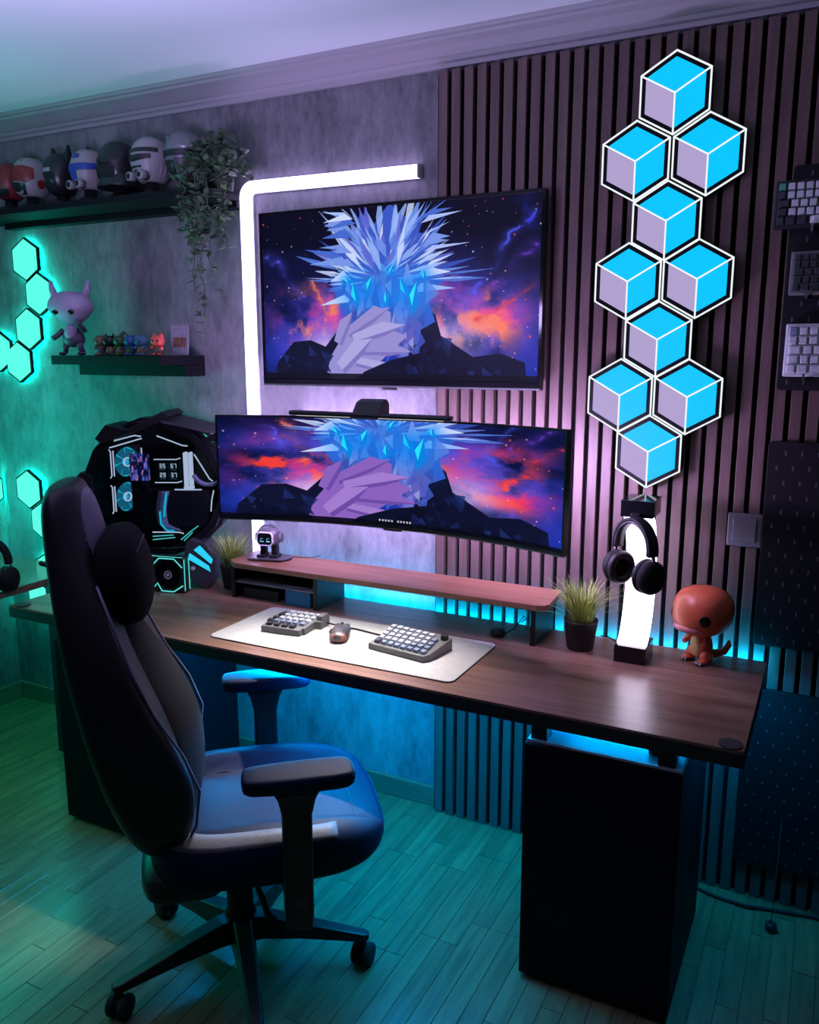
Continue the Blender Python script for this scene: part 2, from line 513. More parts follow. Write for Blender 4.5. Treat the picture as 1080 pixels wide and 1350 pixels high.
def make_art(name, w, h, v0, v1, hot):
    X, Y = np.meshgrid(np.linspace(0, 1, w), np.linspace(v0, v1, h))
    g = np.random.RandomState(3)
    n1 = fbm(h, w, 11); n2 = fbm(h, w, 23); n3 = fbm(h, w, 31, 8)
    img = np.zeros((h, w, 3))
    def C(*c): return np.array(c) / 255.0
    def over(mask, col):
        nonlocal img
        img = img * (1 - mask[..., None]) + np.asarray(col) * mask[..., None]
    def poly(pts):
        out = np.zeros((h, w))
        xs = [p[0] for p in pts]; ys = [p[1] for p in pts]
        i0, i1 = max(0, int((min(xs)) * (w - 1))), min(w, int(max(xs) * (w - 1)) + 2)
        j0, j1 = max(0, int((min(ys) - v0) / (v1 - v0) * (h - 1))), min(h, int((max(ys) - v0) / (v1 - v0) * (h - 1)) + 2)
        if i1 <= i0 or j1 <= j0: return out
        x_, y_ = X[j0:j1, i0:i1], Y[j0:j1, i0:i1]
        inside = np.zeros(x_.shape, bool)
        n = len(pts)
        for i in range(n):
            x1, y1 = pts[i]; x2, y2 = pts[(i + 1) % n]
            if y1 == y2: continue
            inside ^= ((y1 > y_) != (y2 > y_)) & (x_ < (x2 - x1) * (y_ - y1) / (y2 - y1) + x1)
        out[j0:j1, i0:i1] = inside
        return out
    def blob(cx, cy, rx, ry, p=2.0):
        return np.exp(-(((X - cx) / rx) ** 2 + ((Y - cy) / ry) ** 2) ** (p / 2))
    img[:] = C(5, 6, 30)
    lowglow = np.clip((Y - 0.18) / 0.6, 0, 1)
    over(np.clip(lowglow * (0.62 + 1.5 * (n1 - 0.42)), 0, 1), C(24, 48, 165))
    over(np.clip((n2 - 0.52) * 4, 0, 1) * 0.5 * lowglow, C(70, 40, 150))
    # nebula fire at both sides
    for (cx, cy, rx, ry) in ((0.17, 0.66, 0.12, 0.20), (0.27, 0.64, 0.09, 0.20), (0.72, 0.62, 0.12, 0.20), (0.84, 0.66, 0.12, 0.20)):
        k = blob(cx, cy, rx, ry) * np.clip(0.2 + (n1 - 0.36) * 3.4, 0, 1.3)
        over(np.clip(k * 1.1, 0, 1), C(96, 70, 205))
        k2 = blob(cx, cy, rx * .8, ry * .8) * np.clip((n2 - 0.42) * 5, 0, 1.2)
        over(np.clip(k2 * 1.35, 0, 1), C(225, 70, 150) if not hot else C(228, 40, 120))
        k3 = blob(cx, cy, rx * .7, ry * .7) * np.clip((n3 - 0.48) * 6, 0, 1.2)
        over(np.clip(k3 * 1.4, 0, 1), C(250, 120, 90) if not hot else C(250, 60, 50))
    for (cx, cy, rx, ry) in ((0.27, 0.80, 0.10, 0.10), (0.70, 0.76, 0.12, 0.12)):
        over(np.clip(blob(cx, cy, rx, ry) * (0.3 + n1), 0, 1) * 0.9, C(235, 200, 245))
    # sparks and stars
    for _ in range(150):
        cx, cy = g.rand(), g.rand()
        s = 0.0012 + 0.0022 * g.rand() ** 2
        col = (C(255, 190, 170), C(190, 210, 255), C(255, 90, 70))[g.randint(3)]
        i0, i1 = max(0, int((cx - .02) * w)), min(w, int((cx + .02) * w))
        jc = (cy - v0) / (v1 - v0) * h
        j0, j1 = max(0, int(jc - .05 * h)), max(0, min(h, int(jc + .05 * h)))
        if i1 <= i0 or j1 <= j0: continue
        k = np.exp(-(((X[j0:j1, i0:i1] - cx) / s) ** 2 + ((Y[j0:j1, i0:i1] - cy) / (s * 1.75)) ** 2))[..., None]
        img[j0:j1, i0:i1] = img[j0:j1, i0:i1] * (1 - k) + col * k
    # lightning-like filaments
    for (x1, y1, x2, y2, col) in ((0.03, 0.25, 0.17, 0.47, C(90, 90, 240)), (0.97, 0.10, 0.78, 0.50, C(80, 90, 245)), (0.99, 0.45, 0.82, 0.66, C(220, 60, 70)), (0.93, 0.02, 0.97, 0.18, C(50, 60, 230)), (0.20, 0.40, 0.25, 0.60, C(240, 120, 90)), (0.98, 0.28, 0.86, 0.46, C(110, 60, 200))):
        t = np.clip(((X - x1) * (x2 - x1) + (Y - y1) * (y2 - y1)) / ((x2 - x1) ** 2 + (y2 - y1) ** 2), 0, 1)
        dd = np.hypot(X - x1 - t * (x2 - x1) + (n3 - .5) * 0.09, (Y - y1 - t * (y2 - y1)) * 0.57 + (n2 - .5) * 0.09)
        over(np.exp(-(dd / 0.006) ** 2) * 0.85, col)
        over(np.exp(-(dd / 0.02) ** 2) * 0.3, col)
    # dark distant ridges
    over(poly([(0.03, 1.05), (0.05, 0.90), (0.12, 0.77), (0.19, 0.76), (0.25, 0.80), (0.30, 0.70), (0.33, 0.66), (0.36, 1.05)]), C(15, 18, 48))
    over(poly([(0.55, 1.05), (0.58, 0.70), (0.61, 0.56), (0.66, 0.62), (0.68, 0.74), (0.79, 0.86), (0.88, 0.84), (0.96, 0.89), (0.97, 1.05)]), C(14, 16, 46))
    # the ice spire: a fan of pale blue crystal shards
    base = [(0.31, 0.56), (0.27, 0.40), (0.33, 0.36), (0.30, 0.20), (0.37, 0.18), (0.39, 0.02), (0.44, 0.10), (0.50, -0.02), (0.54, 0.08), (0.60, 0.02), (0.60, 0.16), (0.68, 0.20), (0.63, 0.33), (0.70, 0.42), (0.63, 0.52), (0.66, 0.66), (0.57, 0.74), (0.50, 0.86), (0.38, 0.74)]
    over(poly(base), C(58, 88, 196))
    over(poly([(0.31, 0.40), (0.47, 0.34), (0.65, 0.40), (0.60, 0.78), (0.50, 0.86), (0.38, 0.74)]), C(92, 88, 176))
    for i in range(150):
        a = g.uniform(-1.75, 1.75)
        r0 = g.uniform(0.02, 0.26); r1 = r0 + g.uniform(0.10, 0.34)
        ox, oy = 0.475 + g.uniform(-.05, .05), 0.42
        dx, dy = math.sin(a), -math.cos(a)
        asp = 0.62
        wd = g.uniform(0.003, 0.017)
        p0 = (ox + dx * r0 * asp, oy + dy * r0); p1 = (ox + dx * r1 * asp, oy + dy * r1)
        col = [C(84, 122, 222), C(112, 150, 236), C(56, 84, 190), C(150, 180, 246), C(206, 218, 250), C(96, 104, 206)][g.randint(6)]
        nx, ny = -dy * wd * asp * 1.7, dx * wd
        pm = (p0[0] * .55 + p1[0] * .45, p0[1] * .55 + p1[1] * .45)
        over(poly([p0, (pm[0] + nx, pm[1] + ny), p1, (pm[0] - nx, pm[1] - ny)]) * 0.85, col)
    for i in range(34):
        sgn = g.choice([-1, 1])
        y0 = g.uniform(0.02, 0.52); x0 = 0.475 + sgn * g.uniform(0.13, 0.18)
        L = g.uniform(0.05, 0.13); tip_ = (x0 + sgn * L, y0 - g.uniform(-0.05, 0.12)); wv = g.uniform(.008, .02)
        over(poly([(x0, y0 - wv), tip_, (x0 - sgn * .03, y0 + wv * 2)]), [C(205, 215, 250), C(120, 150, 230), C(70, 104, 206), C(170, 190, 248)][g.randint(4)])
    # faceted crystal body with glowing cyan seams of different sizes
    for i in range(120):
        cx, cy = 0.475 + g.normal(0, .075), 0.40 + 0.45 * g.rand()
        if not (0.29 < cx < 0.66): continue
        r = g.uniform(.015, .05); a0 = g.uniform(0, 6.28)
        tri = [(cx + r * math.cos(a0 + k * 2.1 + g.uniform(-.5, .5)) * .6, cy + r * 1.9 * math.sin(a0 + k * 2.1)) for k in range(3)]
        over(poly(tri) * 0.8, [C(70, 92, 200), C(96, 110, 210), C(60, 66, 160), C(120, 128, 216), C(86, 80, 178), C(150, 160, 230)][g.randint(6)])
    for (cx, cy, r, tl) in ((0.37, 0.50, 0.036, .3), (0.42, 0.45, 0.026, -.4), (0.55, 0.47, 0.030, .5), (0.585, 0.53, 0.042, -.2), (0.485, 0.53, 0.022, .1), (0.34, 0.41, 0.016, .6), (0.50, 0.37, .018, -.5), (0.62, .40, .016, .2), (0.45, .60, .02, .8)):
        over(np.clip(blob(cx, cy, r * 1.9, r * 2.9), 0, 1) * 0.55, C(0, 140, 255))
        dx, dy = math.sin(tl), math.cos(tl)
        tip = lambda f, k: (cx + (dx * f - dy * k) * r * .9, cy + (dy * f + dx * k) * r * 2.0)
        over(poly([tip(-1.2, 0), tip(-.2, .5), tip(1.2, .1), tip(.3, -.5)]), C(10, 130, 225))
        over(poly([tip(-1.2, 0), tip(-.2, .5), tip(.5, .1)]), C(40, 226, 250))
    # lavender crystal ridge rising to the right
    lav = [C(150, 142, 208), C(126, 116, 190), C(172, 166, 224)] if not hot else [C(138, 98, 190), C(108, 74, 166), C(162, 124, 206)]
    over(poly([(0.24, 1.05), (0.27, 0.86), (0.34, 0.68), (0.44, 0.56), (0.50, 0.60), (0.50, 0.70), (0.56, 0.74), (0.44, 0.92), (0.34, 1.05)]), lav[0])
    for k, (x, y, L, wd, a) in enumerate(((0.34, 0.72, 0.18, .030, -28), (0.36, 0.76, 0.20, .032, -14), (0.37, 0.82, 0.21, .030, 2), (0.37, 0.89, 0.19, .026, 14), (0.30, 0.78, 0.12, .03, -62), (0.31, 0.93, 0.16, .04, -40))):
        dx, dy = math.cos(R(a)) * L, math.sin(R(a)) * L * 1.75
        nx, ny = -math.sin(R(a)) * wd, math.cos(R(a)) * wd * 1.75
        over(poly([(x - nx * .6, y - ny * .6), (x + dx * .6 - nx, y + dy * .6 - ny), (x + dx, y + dy), (x + dx * .6 + nx * .4, y + dy * .6 + ny * .4), (x + nx * .5, y + ny * .5)]), lav[2 if k % 2 else 0])
        over(poly([(x + nx * .2, y + ny * .2), (x + dx * .6 + nx * .1, y + dy * .6 + ny * .1), (x + dx, y + dy), (x + dx * .6 + nx * .5, y + dy * .6 + ny * .5), (x + nx * .6, y + ny * .6)]), lav[1])
    # dark foreground hills
    over(poly([(0.34, 1.05), (0.40, 0.95), (0.50, 0.88), (0.60, 0.84), (0.72, 0.93), (0.95, 0.97), (0.97, 1.05)]), C(12, 15, 42))
    over(poly([(0.03, 1.05), (0.04, 0.97), (0.15, 0.91), (0.25, 0.95), (0.30, 1.05)]), C(10, 14, 40))
    for i in range(70):
        cx, cy = g.uniform(.04, .96), g.uniform(.76, 1.0)
        if abs(cx - .38) < .12: continue
        top = np.interp(cx, [.03, .12, .2, .3, .5, .6, .66, .79, .97], [.92, .79, .78, .72, .9, .6, .66, .88, .9])
        if cy < top + .03: continue
        r = g.uniform(.01, .035); a0 = g.uniform(0, 6.28)
        over(poly([(cx + r * math.cos(a0 + k * 2.1), cy + r * 1.8 * math.sin(a0 + k * 2.1 + .4)) for k in range(3)]) * .8, [C(22, 34, 86), C(16, 24, 64), C(30, 46, 108), C(8, 10, 32)][g.randint(4)])
    over(((Y > 0.962) * 1.0) * 0.88, C(5, 6, 18))
    if hot:
        for k in range(11):
            if k == 5: continue
            over(poly([(0.462 + k * .009, v1 - .035), (0.467 + k * .009, v1 - .035), (0.467 + k * .009, v1 - .022), (0.462 + k * .009, v1 - .022)]), C(190, 190, 200))
    img = np.clip(img, 0, 1)
    return image(name, img)

def image(name, img):
    h, w, _ = img.shape
    im = bpy.data.images.new(name, w, h)
    px = np.ones((h, w, 4), np.float32)
    px[..., :3] = img[::-1]
    im.pixels.foreach_set(px.ravel())
    im.update()
    return im

def screen_mat(name, im, strength):
    m, nt, b = new_mat(name)
    b.inputs['Base Color'].default_value = (0.004, 0.004, 0.005, 1)
    b.inputs['Roughness'].default_value = 0.3
    b.inputs['Specular IOR Level'].default_value = 0.08
    t = nt.nodes.new('ShaderNodeTexImage'); t.image = im; t.extension = 'EXTEND'
    uv = nt.nodes.new('ShaderNodeUVMap'); uv.uv_map = 'UVMap'
    nt.links.new(uv.outputs[0], t.inputs['Vector'])
    nt.links.new(t.outputs['Color'], b.inputs['Emission Color'])
    b.inputs['Emission Strength'].default_value = strength
    return m

# ================================================================== ROOM
YW, YS, XL, ZC = 2.5, 2.46, -3.34, 2.51
structure(ob('ceiling', B().box(XL - .1, 1.4, -2.2, YW + .1, ZC, ZC + .08), 'ceiling'))
wall = structure(ob('wall_back', B().box(XL - .1, 1.4, YW, YW + .1, -.05, ZC), 'concrete'))
structure(ob('wall_left', B().box(XL - .1, XL, -2.2, YW, -.05, ZC), 'concrete'))
# crown moulding with its ribs
prof = [(YW, 2.440), (YW - .012, 2.440), (YW - .014, 2.452), (YW - .024, 2.455), (YW - .030, 2.464), (YW - .038, 2.466),
        (YW - .070, 2.484), (YW - .092, 2.492), (YW - .096, 2.499), (YW - .108, 2.501), (YW - .112, 2.507), (YW - .118, ZC), (YW, ZC)]
structure(ob('trim_1', B().prism(prof, XL, 1.4, 'yz'), 'crown'))
prof2 = [(XL - (y - YW), z) for y, z in prof]
structure(ob('trim_2', B().prism(prof2, -2.2, YW, 'xz'), 'crown'))
structure(ob('baseboard_back', B().box(XL, -1.16, YW - .014, YW, 0, .075), 'baseboard', bevel=.004))
structure(ob('baseboard_left', B().box(XL, XL + .014, -2.2, YW - .014, 0, .075), 'baseboard', bevel=.004))

# slatted wood wall: felt backing and every slat a piece of its own
ob('felt_backing', B().box(-1.168, .345, YW - .020, YW, 0.0, 2.425), 'felt', wall)
sme = mesh('slat', B().box(0, .0286, YS, YW - .019, .002, 2.425), 'slat', bevel=.0012, seg=1)
for k in range(36):
    link_mesh('slat', sme, wall, (-1.157 + k * .0416, 0, 0))

# floor: parquet strips laid towards the wall
floor = structure(ob('floor', B().box(XL - .1, 1.4, -2.2, YW + .1, -.06, -.008), 'floor_base'))
PW, PL = .055, .42
pme = mesh('plank', B().box(.0005, PW - .0005, .0006, PL - .0006, -.008, 0), 'plank', bevel=.0008, seg=1)
far_planks = B()
cells = []
k = 0
x = XL
while x < 1.35:
    y0 = YW - PL * (1 + rnd.choice((0, .25, .5, .75)))
    ys = [y0 + PL * j for j in range(-10, 3)]
    for y in ys:
        if y >= YW: continue
        d = math.hypot(x + PW / 2, y + PL / 2)
        yb = 1.0 + (x + 1.9) * 0.42          # nearest floor the picture shows
        seen = y + PL > yb and x < .25
        cells.append((0 if seen else 1, d, x, y))
    x += PW
cells.sort()
for n, (s, d, x, y) in enumerate(cells):
    clip = min(PL, YW - y)
    if s == 0 and n < 298 and clip > PL - .01:
        link_mesh('plank', pme, floor, (x, y, rnd.uniform(-.0005, 0)))
    elif s == 0 and n < 298:
        ob('plank', B().box(.0005, PW - .0005, .0006, clip - .0006, -.008, 0), 'plank', floor, loc=(x, y, 0))
    else:
        far_planks.box(x + .0005, x + PW - .0005, y + .0006, y + clip - .0006, -.008, 0)
stuff(ob('plank_strips', far_planks, 'plank', floor))

# wall socket on the slats
t = thing('wall_socket', 'square grey socket plate on the wood slats beside the pegboard', 'socket', (-.207, YS - .001, 1.112))
ob('plate', B().box(-.045, .045, -.008, 0, -.047, .047), 'socket', t, bevel=.003)
ob('insert', B().box(-.031, .031, -.012, -.006, -.033, .033), 'socket', t, bevel=.002)

# ================================================================== LIGHT BAR ON THE WALL
pts = [(-1.232, 2.152)] + [(-1.87, 2.158)]
for k in range(9):
    a = R(90 + 90 * k / 8)
    pts.append((-1.87 + .035 * math.cos(a), 2.123 + .035 * math.sin(a)))
pts += [(-1.905, 1.5), (-1.902, .755)]
def strip_path(pts, hw, y0, y1):
    b = B(); rings = []
    for i, p in enumerate(pts):
        a = Vector(pts[max(0, i - 1)]); c = Vector(pts[min(len(pts) - 1, i + 1)])
        d = (c - a).normalized(); n = Vector((-d.y, d.x)); p = Vector(p)
        l, r_ = p + n * hw, p - n * hw
        rings.append([(l.x, y0, l.y), (r_.x, y0, r_.y), (r_.x, y1, r_.y), (l.x, y1, l.y)])
    return b.loft(rings, smooth=False)
t = thing('wall_light_bar', 'bent white light bar running round the television corner on the concrete wall', 'light', (-1.905, YW, .755))
t_off = (1.905, -YW, -.755)
ob('diffuser', strip_path(pts, .0185, YW - .034, YW - .008), 'led_white', t, loc=t_off)
ob('channel', strip_path(pts, .0195, YW - .010, YW - .001), 'white_plastic', t, loc=t_off)
ob('end_cap', B().box(-1.233, -1.229, YW - .036, YW - .001, 2.132, 2.172), 'white_plastic', t, loc=t_off)

# ================================================================== TEAL HEXAGON PANELS
HX = [(-3.046, 1.972, 'topmost of the teal hexagons below the helmet shelf'),
      (-2.982, 1.832, 'second teal hexagon down, behind the head of the lilac figure'),
      (-3.060, 1.692, 'third teal hexagon down, left of the lilac figure'),
      (-3.136, 1.556, 'lowest teal hexagon of the upper chain, fourth down'),
      (-3.255, 1.600, 'teal hexagon cut by the picture edge, beside the lowest of the upper chain'),
      (-3.146, 1.004, 'teal hexagon light right of the room corner, above the side table'),
      (-3.066, .868, 'teal hexagon light partly hidden by the chair headrest'),
      (-3.066, .640, 'teal hexagon light seen low between side table and chair'),
      (-3.128, .500, 'teal hexagon light seen below the left end of the desk')]
HR = .0880
for (x, z, lab) in HX:
    t = thing('hexagon_light', lab, 'light panel', (x, YW, z), group='teal hexagon wall lights')
    o_, i_ = ngon(6, HR, 30), ngon(6, HR - .007, 30)
    ob('frame', B().ring(o_, i_, -.024, -.010, 'xz'), 'panel_black', t)
    ob('diffuser', B().prism(i_, -.025, -.012, 'xz'), 'hex_teal', t)
    ob('back_glow', B().prism(ngon(6, HR - .012, 30), -.0105, -.004, 'xz'), 'hex_back', t)
for (y, z, lab) in ((2.405, .996, 'teal hexagon light on the left wall at the room corner'),):
    t = thing('hexagon_light', lab, 'light panel', (XL, y, z), 90, 'teal hexagon wall lights')
    o_, i_ = ngon(6, HR, 30), ngon(6, HR - .007, 30)
    ob('frame', B().ring(o_, i_, -.024, -.010, 'xz'), 'panel_black', t)
    ob('diffuser', B().prism(i_, -.025, -.012, 'xz'), 'hex_teal', t)
    ob('back_glow', B().prism(ngon(6, HR - .012, 30), -.0105, -.004, 'xz'), 'hex_back', t)

# ================================================================== CUBE PATTERNED LIGHT PANELS
CU = [(-.456, 2.267, 'topmost single cube patterned light panel on the wood slats'),
      (-.551, 2.106, 'left cube light panel of the pair just below the topmost one'),
      (-.363, 2.106, 'right cube light panel of the pair just below the topmost one'),
      (-.461, 1.946, 'single cube light panel between the upper and middle pairs'),
      (-.557, 1.791, 'left cube light panel of the middle pair'),
      (-.371, 1.791, 'right cube light panel of the middle pair'),
      (-.467, 1.632, 'single cube light panel between the middle and lower pairs'),
      (-.564, 1.476, 'left cube light panel of the lowest pair'),
      (-.378, 1.476, 'right cube light panel of the lowest pair'),
      (-.476, 1.319, 'lowest cube light panel, just above the curved headphone lamp')]
CR = .1045
def cube_parts():
    P = []
    hexo = ngon(6, CR, 30)
    P.append(('frame', mesh('frame', B().prism(hexo, -.034, 0, 'xz'), 'panel_black')))
    P.append(('edge_line', mesh('edge_line', B().ring(ngon(6, CR + .0008, 30), ngon(6, CR - .0042, 30), -.0365, -.0335, 'xz'), 'cube_line')))
    v = [Vector(p) for p in ngon(6, CR - .004, 30)]      # 30, 90, 150, 210, 270, 330 degrees
    c = Vector((0, 0)); ins = .0125
    def face(a, b_, d, mname, nm):   # rhombus c-a-b-d, set back from its outer edges, meeting the inner lines
        sh = (c - b_).normalized() * ins
        k = (b_ + sh * 1.0 - c).length / (b_ - c).length
        q = [c, c + (a - c) * k, c + (b_ - c) * k, c + (d - c) * k]
        P.append((nm, mesh(nm, B().prism([tuple(p) for p in q], -.0355, -.0335, 'xz'), mname)))
    face(v[0], v[1], v[2], 'cube_cyan', 'light_face')
    face(v[2], v[3], v[4], 'cube_lilac', 'light_face')
    face(v[4], v[5], v[0], 'cube_cyan', 'light_face')
    b = B()
    for a in (v[0], v[2], v[4]):
        d = a.normalized(); n = Vector((-d.y, d.x)) * .0021
        b.prism([tuple(n), tuple(a + n), tuple(a - n), tuple(-n)], -.0368, -.0336, 'xz')
    P.append(('inner_line', mesh('inner_line', b, 'cube_line')))
    return P
CP = cube_parts()
for (x, z, lab) in CU:
    t = thing('cube_light_panel', lab, 'light panel', (x, YS, z), group='cyan and lilac cube light panels')
    for i, (nm, me) in enumerate(CP):
        o = link_mesh(nm, me, t)
        if nm == 'light_face': o['label'] = 'lilac face' if i == 3 else ('cyan upper face' if i == 2 else 'cyan right face')

# ================================================================== SHELVES
t = thing('wall_shelf', 'long black shelf high on the wall carrying the helmets', 'shelf', (-2.6, YW, 2.113))
ob('board', B().box(-.73, .672, -.215, -.001, 0, .022), 'shelf_black', t, bevel=.002)
ob('cleat', B().box(-.52, .675, -.05, -.001, -.022, -.0005), 'shelf_black', t, bevel=.002)
t = thing('wall_shelf', 'small black shelf with the lilac toy and the row of mini figures', 'shelf', (-2.415, YW, 1.551))
ob('board', B().box(-.272, .276, -.235, -.001, 0, .034), 'shelf_black', t, bevel=.002)
ob('cleat', B().box(-.272, .276, -.105, -.001, -.042, -.0005), 'shelf_black', t, bevel=.002)

# ================================================================== TELEVISION
TVW, TVH = 1.004, .570
t = thing('television', 'wall mounted television with an ice crystal and nebula picture', 'television', (-1.2965, 2.42, 1.4855))
ob('cabinet', B().box(-TVW / 2, TVW / 2, -.012, .016, 0, TVH), 'black', t, bevel=.003)
ob('bezel', B().ring(rrect(TVW, TVH, .004, 2, 0, TVH / 2), rrect(TVW - .018, TVH - .030, .002, 2, 0, TVH / 2 + .006), -.016, -.011, 'xz'), 'black_gloss', t)
TVIM = make_art('nebula_picture', 1280, 736, 0.0, 1.0, False)
sw, sh = TVW - .020, TVH - .032
ob('screen', B().box(-sw / 2, sw / 2, -.0135, -.0125, .022, .022 + sh), screen_mat('television_screen', TVIM, 1.0), t,
   uv=lambda c: ((c.x + sw / 2) / sw, (c.z - .022) / sh))
ob('bottom_strip', B().box(-TVW / 2, TVW / 2, -.017, -.011, 0, .006), 'metal', t)
ob('sensor', B().box(-.03, .02, -.017, -.008, -.008, 0), 'black', t)
ob('wall_bracket', B().box(-.2, .2, .016, .0385, .12, .42), 'dark_metal', t)
ob('panel_back', B().box(-.34, .34, .0155, .034, .06, .44), 'black', t, bevel=.004)

# ================================================================== DESK
DZ = .75
t = thing('desk', 'long walnut standing desk with black edge and two black pedestals', 'desk', (-1.29, 2.1, 0))
def L(x0, x1, y0, y1, z0, z1): return B().box(x0 + 1.29, x1 + 1.29, y0 - 2.1, y1 - 2.1, z0, z1)
DX0, DX1, DY0, DY1 = -2.465, -.118, 1.822, 2.425
ob('top_veneer', L(DX0 + .002, DX1 - .002, DY0 + .001, DY1, DZ - .006, DZ), 'desk', t)
ob('top_slab', L(DX0, DX1, DY0, DY1 - .001, DZ - .040, DZ - .006), 'black', t, bevel=.002)
o = ob('glow_strip', L(-1.86, -.13, DY1 + .002, DY1 + .009, DZ - .022, DZ - .012), 'strip_blue', t)
for lab, x0, x1 in (('right pedestal', -.622, -.246), ('left pedestal', -2.275, -1.885)):
    p = ob('pedestal', L(x0, x1, 1.842, 2.30, .012, .655), 'panel_black', t, bevel=.003)
    p['label'] = 'black ' + lab + ' of the desk'
    ob('front_panel', L(x0 + .003, x1 - .003, 1.838, 1.842, .016, .652), 'panel_black', p)
    ob('top_panel', L(x0 + .004, x1 - .004, 1.85, 2.295, .655, .661), 'ped_top', p)
    ob('plinth', L(x0 + .01, x1 - .01, 1.86, 2.29, 0, .013), 'black_matte', p)
    for xa in (x0 + .012, x1 - .058):
        ob('upright', L(xa, xa + .040, 1.856, 1.90, .655, DZ - .0395), 'black', t)
        ob('upright', L(xa, xa + .040, 2.22, 2.27, .655, DZ - .0395), 'black', t)
ob('under_strip', L(-1.80, -.70, 2.05, 2.075, DZ - .0445, DZ - .0405), 'strip_under', t)
ob('under_strip', L(-.56, -.31, 2.05, 2.075, DZ - .0445, DZ - .0405), 'strip_under', t)
ob('under_strip', L(-.235, -.130, 2.20, 2.26, DZ - .0445, DZ - .0405), 'strip_under', t)
ob('under_strip', L(-1.80, -.66, 1.870, 1.890, DZ - .0445, DZ - .0405), 'strip_under', t)
ob('cross_beam', L(-1.88, -.62, 2.20, 2.23, DZ - .075, DZ - .040), 'black_matte', t)
b = B().cyl((0, 0, 0), .026, .004, n=32)
for x, y in ((-.150, 1.848), (-2.425, 1.848)):
    ob('corner_disc', b, 'plate_grey', t, loc=(x + 1.29, y - 2.1, DZ + .002))

# small bits hung below the desk
tag(ob('desk_clamp', B().box(-.335, -.305, 1.905, 1.935, .6615, .672), 'black', bevel=.002), 'small black clip lying on the right pedestal in the lit gap', 'clip')

# side table along the left wall, with headset on it
t = thing('side_table', 'teal lit side table with wooden edge at the far left', 'table', (-2.98, 1.5, 0))
M['side_top'] = wood_mat('side_table_walnut', (0.10, 0.06, 0.04), (0.22, 0.13, 0.09), 5, (7, 0.45, 7), 0.12, spec=0.9, bump=0)
ob('top', B().box(-.355, .355, -1.2, .80, .725, .752), 'side_top', t, bevel=.002)
ob('edge_band', B().box(.3545, .3565, -1.2, .80, .726, .751), 'riser_edge', t)
M['side_fill'] = glow('side_table_fill_light', (0.0, 1.0, 0.74), 42)  # unseen glowing strip added to throw teal on the left floor
ob('glow_strip', B().box(.31, .33, -1.0, .75, .7205, .7245), 'side_fill', t)
for y in (-.9, .70):
    ob('leg', B().box(.26, .30, y - .02, y + .02, 0, .726), 'black', t)
    ob('leg', B().box(-.30, -.26, y - .02, y + .02, 0, .726), 'black', t)

# ================================================================== RISER SHELF
RX0, RX1, RY0, RY1, RZ0, RZ1 = -1.862, -.700, 2.236, 2.425, .862, .880
t = thing('desk_riser', 'reddish wooden riser shelf on black legs along the back of the desk', 'shelf', (-1.28, 2.33, DZ))
def Q(poly): return [(x + 1.28, y - 2.33) for x, y in poly]
poly = [(RX0 + .035, RY0), (RX1 - .03, RY0), (RX1 - .008, RY0 + .008), (RX1, RY0 + .03), (RX1 - .012, RY1), (RX0 - .005, RY1), (RX0 - .005, RY0 + .03)]
ob('board', B().prism(Q(poly), RZ0 - DZ + .0025, RZ1 - DZ), 'riser', t, bevel=.0015)
ob('edge_band', B().prism(Q([((x + 1.28) * .999 - 1.28, y + (.0006 if y < 2.3 else 0)) for x, y in poly]), RZ0 - DZ, RZ0 - DZ + .003), 'riser_edge', t)
def S(x0, x1, y0, y1, z0, z1): return B().box(x0 + 1.28, x1 + 1.28, y0 - 2.33, y1 - 2.33, z0 - DZ, z1 - DZ)
for x in (-1.852, -1.508, -.752):
    ob('leg', S(x, x + .016, RY0 + .012, RY1 - .004, DZ, RZ0), 'black', t, bevel=.001)
ob('inner_shelf', S(-1.837, -1.508, RY0 + .02, RY1 - .01, .805, .809), 'grey_plastic', t)
ob('back_panel', S(-1.837, -1.508, RY1 - .010, RY1 - .005, DZ, RZ0), 'panel_black', t)
# things kept inside the riser compartment
tag(ob('blue_box', B().box(-1.632, -1.530, 2.262, 2.36, DZ, .803), mat('blue_card', (.02, .17, .36), .5), bevel=.002), 'plain blue box under the riser beside its middle leg', 'box')
t = thing('hard_drive', 'black drive box in the lower riser compartment', 'drive', (-1.742, 2.33, DZ))
ob('case', B().box(-.075, .075, -.06, .06, 0, .036), 'black', t, bevel=.003)
ob('front_slot', B().box(-.03, .03, -.0615, -.0595, .015, .019), 'dark_metal', t)
t = thing('acrylic_stand', 'clear sloped acrylic stand on the riser inner shelf', 'stand', (-1.60, 2.32, .8095))
ob('sloped_plate', B(Matrix.Rotation(R(22), 4, 'X')).box(-.055, .055, -.045, .045, .014, .017), 'glass_wing', t)
ob('base_plate', B().box(-.055, .055, -.045, .04, 0, .003), 'grey_plastic', t)

# dongle under the riser
t = thing('receiver_dongle', 'small dark cabled receiver on the desk near the right riser leg', 'receiver', (-.866, 2.285, DZ))
ob('body', B().sph((0, 0, .012), (.024, .016, .012), 16, 10, .7, .7), 'black', t)
ob('top_disc', B().cyl((0, 0, .024), .013, .003), 'dark_metal', t)
ob('cord', B().tube([(.02, .005, .010), (.045, .02, .025), (.06, .06, .055), (.055, .10, .035), (.03, .125, .012)], .0018, 6), 'rubber', t)

